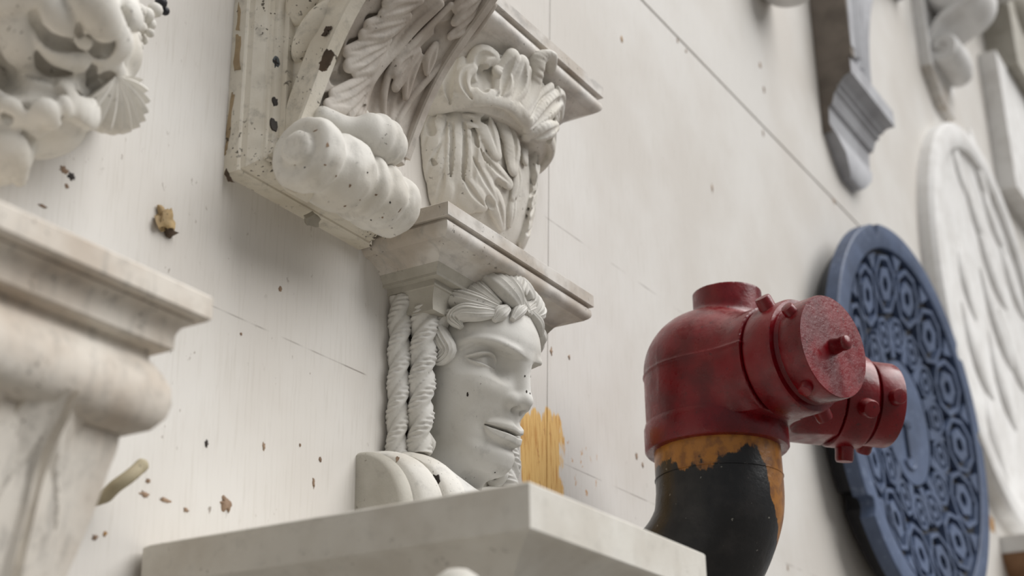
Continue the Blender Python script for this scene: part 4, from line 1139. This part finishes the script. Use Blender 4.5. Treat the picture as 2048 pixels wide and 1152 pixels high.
# hooked wooden peg in the wall beside it
pg = [W(212, 992, -0.018), W(232, 972, -0.030), W(256, 955, -0.036), W(276, 938, -0.036), W(289, 926, -0.036)]
v, f = sweep(smooth_path(pg, 24), np.r_[np.full(20, 0.0056), 0.0058, 0.0058, 0.0056, 0.0040], None, None, 16)
peg = tag(mesh('wall_peg', v, f, M_PEG, None, 50), 'bent brownish wooden peg sticking out beside the lower left capital', 'peg')
# stub that fixes the peg in the wall
a_ = W(212, 992, -0.018)
v, f = sweep(np.array([a_, a_+np.array([-0.002, 0.010, -0.002]), (a_[0]-0.004, 0.0, a_[2]-0.004)]), np.full(3, 0.0055), None, None, 16)
mesh('peg_root', v, f, M_PEG, peg, 50)

# ---------------------------------------------------------------- carved mask at the upper left (out of focus)
mk = thing('mask_ornament', 'blurred white plaster mask with open mouth and curling leaves in the top left corner', 'mask', (0.62, 0, 0.45))
lo = np.array([0.44, -0.20, 0.40]); hi = np.array([0.86, 0.0, 0.80])
S = SDF(lo, hi, 0.0021)
MELL = [(W(40, 56, -0.020), (0.092, 0.088, 0.056)), (W(50, 236, -0.030), (0.050, 0.046, 0.028)), (W(158, 180, -0.020), (0.046, 0.042, 0.030)),
        (W(190, 44, -0.020), (0.030, 0.044, 0.046)), (W(0, 312, -0.020), (0.022, 0.030, 0.024)), (W(196, 120, -0.020), (0.030, 0.044, 0.030))]
def g_mask(P):
    d = None
    for c_, r_ in MELL:
        k = (np.sqrt((((P-c_)/np.array(r_))**2).sum(-1))-1)*min(r_); d = k if d is None else smin(d, k, 0.008)
    return d
for k_, (c_, r_) in enumerate(MELL):
    S.union(S.ell(c_, r_), 0.008 if k_ else 0.0)
S.D = S.D.astype(np.float32)
cv = Carver(S, g_mask, 0.6, 1.5, 700)
# features modelled proud of the shield: nose, lips, cheeks, chin, then curls and leaves around the jaw
for pts, r, kp, l in (
        ([(30, 20), (34, 80), (62, 132)], [0.010, 0.013, 0.011], 1.6, [0.3, 0.8, 0.6]), ([(62, 136), (100, 154), (142, 150)], [0.011, 0.016, 0.011], 1.5, [0.5, 1.0, 0.7]),
        ([(96, 2), (112, 34), (134, 66)], [0.010, 0.013, 0.008], 1.4, [0.6, 1.0, 0.8]), ([(140, 72), (170, 78)], [0.008, 0.007], 1.3, [0.9, 0.9]), ([(76, 62), (106, 92), (152, 114)], [0.007, 0.010, 0.009], 1.2, [0.5, 1.0, 0.9]),
        ([(140, -30), (168, 12), (186, 40)], [0.014, 0.018, 0.015], 1.3, [0.6, 1.2, 1.4]), ([(160, 46), (168, 56)], [0.008, 0.007], 1.2, [1.0, 1.0]),
        ([(60, -20), (30, -10), (0, 0)], [0.014, 0.014, 0.012], 1.6, [0.6]),
        ([(8, 224), (18, 210), (34, 218), (28, 238), (14, 236)], [0.007, 0.008, 0.008, 0.007, 0.006], 1.2, [0.6, 0.9, 0.9, 0.8, 0.8]), ([(56, 232), (84, 216), (100, 236)], [0.009, 0.010, 0.008], 1.3, [0.6, 0.9, 0.8]),
        ([(112, 192), (118, 210), (126, 224)], [0.005, 0.007, 0.005], 1.2, [0.6, 0.9, 0.9]), ([(40, 262), (66, 258), (92, 246)], [0.006, 0.008, 0.005], 1.4, [0.5]),
        ([(132, 186), (162, 190), (196, 164)], [0.011, 0.018, 0.012], 2.0, [0.4, 0.8, 0.8]), ([(138, 216), (160, 226), (176, 216)], [0.008, 0.012, 0.008], 2.0, [0.4, 0.7, 0.7]),
        ([(4, 262), (28, 305), (38, 356)], [0.014, 0.012, 0.006], 1.6, [0.3, 0.5, 0.8]), ([(-6, 290), (6, 330)], [0.014, 0.010], 1.6, [0.4, 0.6]),
        ([(200, 104), (214, 140)], [0.014, 0.013], 1.6, [0.5, 0.8]), ([(208, 34), (222, 82)], [0.013, 0.015], 1.6, [0.6, 0.8]), ([(238, -6), (250, 36)], [0.014, 0.013], 1.6, [0.5, 0.8]), ([(186, 96), (176, 124)], [0.008, 0.007], 1.4, [0.5, 0.7])):
    cv.line(pts, r, 0.3, 0.0035, False, kp, l)
# hollows: open mouth, creases, nostril, the deep gap under the jaw, eyes of the curls
for pts, r, l in (
        ([(78, 40), (108, 68), (146, 88)], [0.006, 0.0105, 0.005], 0.5), ([(72, 98), (98, 122), (134, 136)], [0.006, 0.009, 0.005], 0.5), ([(120, 14), (138, 48), (156, 62)], [0.004, 0.007, 0.004], 0.9),
        ([(171, 56), (174, 58)], [0.0045, 0.0045], 2.0), ([(200, 60), (196, 82), (188, 100)], [0.006, 0.011, 0.006], 0.4), ([(-4, 150), (50, 174), (112, 190)], [0.009, 0.011, 0.006], 0.3),
        ([(128, 178), (150, 160), (180, 146)], [0.004, 0.006, 0.004], 0.5), ([(20, 224), (23, 227)], [0.006, 0.006], 0.8), ([(8, 70), (16, 130)], [0.004, 0.007], 0.4), ([(142, 192), (160, 206)], [0.003, 0.004], 1.6),
        ([(232, 76), (210, 96)], [0.005, 0.006], 0.8), ([(236, 30), (226, 56)], [0.005, 0.006], 0.8), ([(200, 132), (205, 136)], [0.006, 0.006], 1.4), ([(46, 242), (56, 214), (86, 202)], [0.004, 0.006, 0.004], 0.5),
        ([(104, 206), (108, 232)], [0.004, 0.005], 0.5), ([(0, 250), (40, 276), (60, 280)], [0.006, 0.006, 0.005], 0.3), ([(150, 112), (176, 120), (186, 142)], [0.004, 0.006, 0.004], 0.5)):
    cv.line(pts, r, 0.0, 0.003, True, 1.0, [l])
p, q = S.polys(); mesh('mask_face', p, q, M_PLASTER, mk, 60)
# scalloped shell at the right
m = MB(); c0 = W(196, 165, -0.066)
n = 60; nr = 14
grid = []
for i in range(nr):
    r = i/(nr-1)
    for j in range(n):
        a = math.radians(-118+150*j/(n-1))
        rad = 0.040*r*(1+0.05*math.cos(10*math.radians(150*j/(n-1))*2.6)*r)
        grid.append((c0[0]+rad*math.cos(a)*1.25, c0[1]-0.020+0.016*r*r-0.0035*r*math.cos(26*math.radians(150*j/(n-1))), c0[2]+rad*math.sin(a)))
g0 = np.array(grid); g1 = g0+np.array([0, 0.010, 0])
f = []
N = nr*n
for i in range(nr-1):
    for j in range(n-1):
        a = i*n+j; f.append([a, a+1, a+n+1, a+n]); f.append([N+a, N+a+n, N+a+n+1, N+a+1])
for j in range(n-1):
    a = (nr-1)*n+j; f.append([a, a+1, N+a+1, N+a])
for i in range(nr-1):
    for j in (0, n-1):
        a = i*n+j; f.append([a, a+n, N+a+n, N+a])
mesh('shell', np.vstack([g0, g1]), f, M_PLASTER, mk, 60)
random.seed(3)
for (px, py, r) in ((262, 40, 17), (280, 55, 14), (292, 30, 16), (300, 48, 12), (310, 20, 15), (276, 22, 16), (268, 75, 15), (284, 78, 12), (262, 98, 13), (276, 92, 11), (250, 60, 16), (322, 5, 12), (256, 110, 10), (248, 88, 14), (330, 22, 9), (300, 66, 9)):
    bm = bmesh.new(); bmesh.ops.create_icosphere(bm, subdivisions=2, radius=1.0)
    yy = -0.045+random.uniform(-0.008, 0.008); c0 = W(px, py, yy); s = np.linalg.norm(c0-CAM)/F_PX
    v = np.array([list(q.co) for q in bm.verts])*np.array([r*s*1.1, r*s, r*s])+c0
    f = [[q.index for q in p_.verts] for p_ in bm.faces]; bm.free()
    mesh('berry', v, f, M_IRON if (px, py) in ((330, 22), (322, 5)) else M_PLASTER, mk, 60)
m = MB(); m.add(*box(0.52, 0.70, -0.030, 0, 0.58, 0.80)); m.build('backing', M_PLASTER, mk, 30)

# ---------------------------------------------------------------- slab capital in the foreground
sl = thing('slab_capital', 'thick white painted slab topping a capital in the lower foreground', 'capital', (1.04, 0, 0.10))
SX0, SX1, SYF, SZ = 0.887, 1.1855, -0.381, 0.2685
def slab_ring(o, z):
    ch = 0.012
    return [(SX0-o+ch*1.2, -0.004+0*o, z), (SX0-o+0.004, -0.008, z), (SX0-o, -0.020, z), (SX0-o, SYF-o, z), (SX1+o, SYF-o, z), (SX1+o, -0.004, z)]
m = MB(); m.add(*loft([slab_ring(o, z) for o, z in ((-0.02, SZ), (-0.0015, SZ), (0, SZ-0.0015), (0, SZ-0.0335), (-0.0015, SZ-0.035), (-0.004, SZ-0.0352))])); m.build('slab', M_SLAB, sl, 25)
m = MB(); m.add(*loft([slab_ring(o, z) for o, z in ((-0.003, SZ-0.035), (-0.010, SZ-0.038), (-0.024, SZ-0.048), (-0.045, SZ-0.066), (-0.052, SZ-0.085), (-0.055, SZ-0.16))])); m.build('soffit_moulding', M_SLAB, sl, 25)
c0 = W(915, 1200, -0.335)
m = MB(); m.add(*lathe([(0.0005, 0.022), (0.008, 0.0205), (0.0145, 0.016), (0.019, 0.008), (0.0205, 0.0), (0.019, -0.012), (0.012, -0.024), (0.0005, -0.03)], c0, (0, 0, 1), 32)); m.build('egg', M_SLAB, sl, 60)
# ---------------------------------------------------------------- grey arch springer, upper right
ar = thing('arch_corbel', 'grey painted arch springer with fluted curve and stepped corbel in the upper right', 'corbel', (2.95, 0, 1.447))
GX0, GX1 = 2.83, 3.12
pr = [(-0.001, 1.715), (0.0, 1.712), (0.024, 1.690), (0.024, 1.680), (0.024, 1.650)]+arc(0.018, 1.648, -0.003, 1.630, -0.004, 6)+[(-0.010, 1.628), (-0.010, 1.618), (-0.018, 1.612), (-0.024, 1.590), (-0.026, 1.585), (-0.034, 1.580), (-0.036, 1.540)]
rings = []
for o, z in pr:
    rings.append([(GX0, -0.001, z), (GX0, -0.053-o, z), (GX1+o*0.6, -0.053-o, z), (GX1+o*0.6, -0.001, z)])
for k_, z in ((0.15, 1.52), (0.5, 1.485), (0.85, 1.455), (1.0, 1.447)):
    rings.append([(GX0+0.10*k_, -0.001, z), (GX0+0.10*k_, -0.020-0.012*math.sin(PI*k_), z), (GX1-0.02-0.10*k_, -0.020-0.012*math.sin(PI*k_), z), (GX1-0.02-0.10*k_, -0.001, z)])
v, f = loft(rings); mesh('corbel_block', v, f, M_GREY, ar, 25)
# moulded arch: ribs and hollows swept up from the block and over to the right
RA = 0.86; acx, acz = GX0+RA+0.0, 1.715
prof = [(0.0, -0.001), (0.0, -0.084), (0.020, -0.084)]
for k_ in range(5):
    r0 = 0.024+k_*0.050; y0 = -0.080+k_*0.010
    prof += [(r0, y0-0.004)]+[(r0+0.006+0.034*u, y0+0.009*math.sin(PI*u)) for u in np.linspace(0, 1, 6)]+[(r0+0.043, y0-0.003), (r0+0.048, y0-0.003)]
prof += [(0.280, -0.034), (0.285, -0.001)]
rings = []
for t in np.linspace(0, 1.45, 40):
    rings.append([(acx-(RA-r)*math.cos(t), y, acz+(RA-r)*math.sin(t)*1.0) for r, y in prof])
v, f = loft(rings); mesh('moulded_arch', v, f, M_GREY, ar, 22)
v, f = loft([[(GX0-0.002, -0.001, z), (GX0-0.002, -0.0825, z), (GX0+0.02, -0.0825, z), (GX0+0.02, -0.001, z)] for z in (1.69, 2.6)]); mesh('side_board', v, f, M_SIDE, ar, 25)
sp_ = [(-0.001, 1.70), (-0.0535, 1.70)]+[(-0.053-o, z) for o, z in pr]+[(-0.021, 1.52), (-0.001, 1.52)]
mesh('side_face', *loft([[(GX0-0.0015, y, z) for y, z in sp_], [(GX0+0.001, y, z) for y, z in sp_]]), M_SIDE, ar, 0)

# ---------------------------------------------------------------- small scroll console, far right top
sc2 = thing('scroll_console', 'small white double scroll console above the oval plaque at the right', 'console', (4.0, 0, 2.08))
QX0, QX1 = 3.78, 4.02
m = MB(); m.add(*box(QX0, QX1, -0.030, 0, 2.16, 2.9)); m.build('backplate', M_WHITE, sc2, 25)
v, f = loft([[(QX0, 0, 2.165), (QX0, -0.03, 2.165), (QX1, -0.03, 2.165), (QX1, 0, 2.165)], [(QX0+0.11, 0, 2.085), (QX0+0.11, -0.025, 2.085), (QX1, -0.025, 2.085), (QX1, 0, 2.085)]]); mesh('drop', v, f, M_MARBLE, sc2, 25)
def spiral(c, r0, r1, t0, t1, n): 
    t = np.linspace(t0, t1, n); r = np.linspace(r0, r1, n)
    return [(c[0]+r_*math.cos(a), c[1]+r_*math.sin(a)) for r_, a in zip(r, t)]
# side profile in (out, up): upper roll, S-neck, lower roll
yz = spiral((0.115, 2.445), 0.035, 0.105, math.radians(-270), math.radians(60), 40)[0:0]
def band(pts, th, x0, x1, name):
    P = smooth_path(np.array([(0, -a, b) for a, b in pts]), 110)
    T = np.gradient(P, axis=0); T /= np.linalg.norm(T, axis=1)[:, None]
    N_ = np.c_[np.zeros(len(P)), -T[:, 2], T[:, 1]]
    w = th*np.ones(len(P))
    rings = [[(x0, *(p-n_*w_)[1:]), (x0, *(p+n_*w_)[1:]), (x1, *(p+n_*w_)[1:]), (x1, *(p-n_*w_)[1:])] for p, n_, w_ in zip(P, N_, w)]
    v, f = loft(rings); return mesh(name, v, f, M_WHITE, sc2, 40)
up_c, lo_c = (0.105, 2.43), (0.060, 2.225)
pts = spiral(up_c, 0.012, 0.085, math.radians(-420), math.radians(-30), 22)
pts = spiral(up_c, 0.012, 0.088, math.radians(90+360), math.radians(-60), 30)
pts += [(0.105, 2.335), (0.070, 2.315), (0.045, 2.285)]
pts += spiral(lo_c, 0.045, 0.010, math.radians(150), math.radians(150+420), 20)
band(pts, 0.011, QX0+0.03, QX1-0.02, 'scroll_band')
for c_, r, nm in ((up_c, 0.080, 'upper_roll'), (lo_c, 0.045, 'lower_roll')):
    m = MB(); L = QX1-QX0-0.06
    m.add(*lathe([(0.001, 0), (r*0.35, 0.001), (r*0.45, 0.006), (r*0.8, 0.008), (r, 0.02), (r*1.08, L*0.45), (r*1.12, L*0.6), (r, L-0.02), (r*0.8, L)], (QX0+0.034, -c_[0], c_[1]), (1, 0, 0), 40)); m.build(nm, M_WHITE, sc2, 50)
# ---------------------------------------------------------------- oval plaque
ov = thing('oval_plaque', 'large white oval plaster plaque with raised leaf relief behind the manhole cover', 'plaque', (4.17, 0, 0.86))
oc = (4.15, 1.475); rx, rz = 0.62, 0.60
t = np.arange(120)*2*PI/120
prof = [(1.0, 0), (1.0, -0.030), (0.985, -0.042), (0.95, -0.046), (0.90, -0.046), (0.875, -0.040), (0.865, -0.026), (0.85, -0.024)]
rings = [np.c_[oc[0]+k*rx*np.cos(t), np.full(120, y), oc[1]+k*rz*np.sin(t)] for k, y in prof]
v, f = loft(rings); mesh('frame', v, f, M_WHITE, ov, 30)
RNG2 = np.random.default_rng(4)
for (px, py, ang_, L, w) in ((1960, 430, -35, 0.30, 0.050), (1985, 520, -40, 0.34, 0.055), (1965, 340, -60, 0.26, 0.050), (2000, 640, -42, 0.36, 0.055), (1960, 700, -45, 0.30, 0.05), (2010, 760, -55, 0.30, 0.05), (1940, 560, -70, 0.22, 0.04), (2030, 560, -38, 0.30, 0.05), (2000, 880, -65, 0.24, 0.05), (1925, 330, -75, 0.18, 0.035), (2030, 700, -40, 0.30, 0.05), (1990, 430, -30, 0.30, 0.045)):
    c0 = W(px, py, -0.03); a = math.radians(ang_)
    d = np.array([math.cos(a), 0, math.sin(a)])
    bend = np.array([math.sin(a), 0, -math.cos(a)])
    P = np.array([c0+d*L*(u-0.5)+bend*0.05*math.sin(PI*u) for u in np.linspace(0, 1, 24)])
    P[:, 1] = -0.024
    ww = w*np.sin(PI*np.linspace(0.04, 0.98, 24))**0.7+0.002
    v, f = sweep(P, np.c_[ww*0.8, ww*0.30], np.repeat([[0, -1.0, 0]], 24, 0), None, 16)
    mesh('relief_leaf', v, f, M_WHITE, ov, 60)
# ---------------------------------------------------------------- grey panel and things beyond
gp = thing('relief_panel', 'grey stone relief panel far along the wall at the right edge', 'panel', (5.35, 0, 1.9))
m = MB(); m.add(*box(4.75, 6.2, -0.10, -0.001, 2.62, 3.9)); m.build('upper_block', M_STONE, gp, 25)
m = MB(); m.add(*box(4.60, 5.00, -0.06, -0.001, 2.10, 2.61)); m.build('lower_block', M_WHITE, gp, 25)
for k in range(4):
    c0 = np.array([4.95+0.16*k, -0.10, 2.95+0.10*k])
    m = MB(); m.add(*lathe([(0.001, 0.05), (0.05, 0.045), (0.09, 0.02), (0.10, 0)], c0, (0, -1, 0), 24)); m.build('boss', M_STONE, gp, 60)
m = MB(); m.add(*box(4.60, 4.74, -0.22, 0, 2.86, 3.9)); wb = m.build('white_block', M_WHITE, None, 25)
tag(wb, 'white plaster block end in front of the grey relief panel, top right', 'block')
dd = thing('iron_disc', 'dark blue iron disc cut off by the right edge of the photo', 'disc', (5.42, 0, 2.0))
m = MB(); m.add(*lathe([(0.001, 0.05), (0.27, 0.05), (0.285, 0.045), (0.285, 0.07), (0.33, 0.07), (0.335, 0.065), (0.335, 0.0)], (5.36, 0, 2.27), (0, -1, 0), 64)); m.build('disc', M_BLUE, dd, 30)
m = MB(); m.add(*box(5.03, 5.68, -0.080, -0.05, 2.245, 2.285)); m.build('cross_bar', M_IRON, dd, 0)
# wooden bracket shelf, lower right corner
wd = thing('wooden_cornice', 'brown varnished wooden cornice with white upper edge in the lower right corner', 'cornice', (4.3, 0, 0.55))
pr = [(-0.06, 0.838), (0.0, 0.838), (0.0, 0.795)]
m = MB(); m.add(*mitre3(pr, 3.95, 5.0, -0.16)); m.build('top_board', M_WHITE, wd, 25)
M_WOOD = plaster('varnished_wood', (150, 112, 80), (118, 84, 58), dirt_amt=0.4, rough=0.45)
pr = [(-0.005, 0.796)]+arc(-0.008, 0.795, -0.05, 0.74, 0.008, 6)+[(-0.055, 0.735), (-0.055, 0.70)]+arc(-0.06, 0.70, -0.10, 0.62, -0.01, 6)+[(-0.11, 0.5)]
m = MB(); m.add(*mitre3(pr, 3.95, 5.0, -0.16)); m.build('moulding', M_WOOD, wd, 25)
blotch(1984, 1048, 26, 34, M_OCHRE, 'ochre_patch', 0.2)
# rounded foot of a fragment hanging above the frame
kn = thing('pendant_boss', 'rounded white pendant end peeping in at the top of the photo', 'pendant', (2.6, 0, 1.75))
c0 = W(1576, -44, -0.06)
m = MB(); m.add(*lathe([(0.0005, -0.052), (0.025, -0.050), (0.045, -0.042), (0.060, -0.026), (0.066, -0.005), (0.060, 0.02), (0.045, 0.04), (0.055, 0.06), (0.06, 0.2)], c0, (0, 0, 1), 40)); m.build('boss', M_WHITE, kn, 60)
m = MB(); m.add(*box(c0[0]-0.06, c0[0]+0.06, -0.035, 0, c0[2]-0.005, c0[2]+0.25)); m.build('backing', M_WHITE, kn, 30)
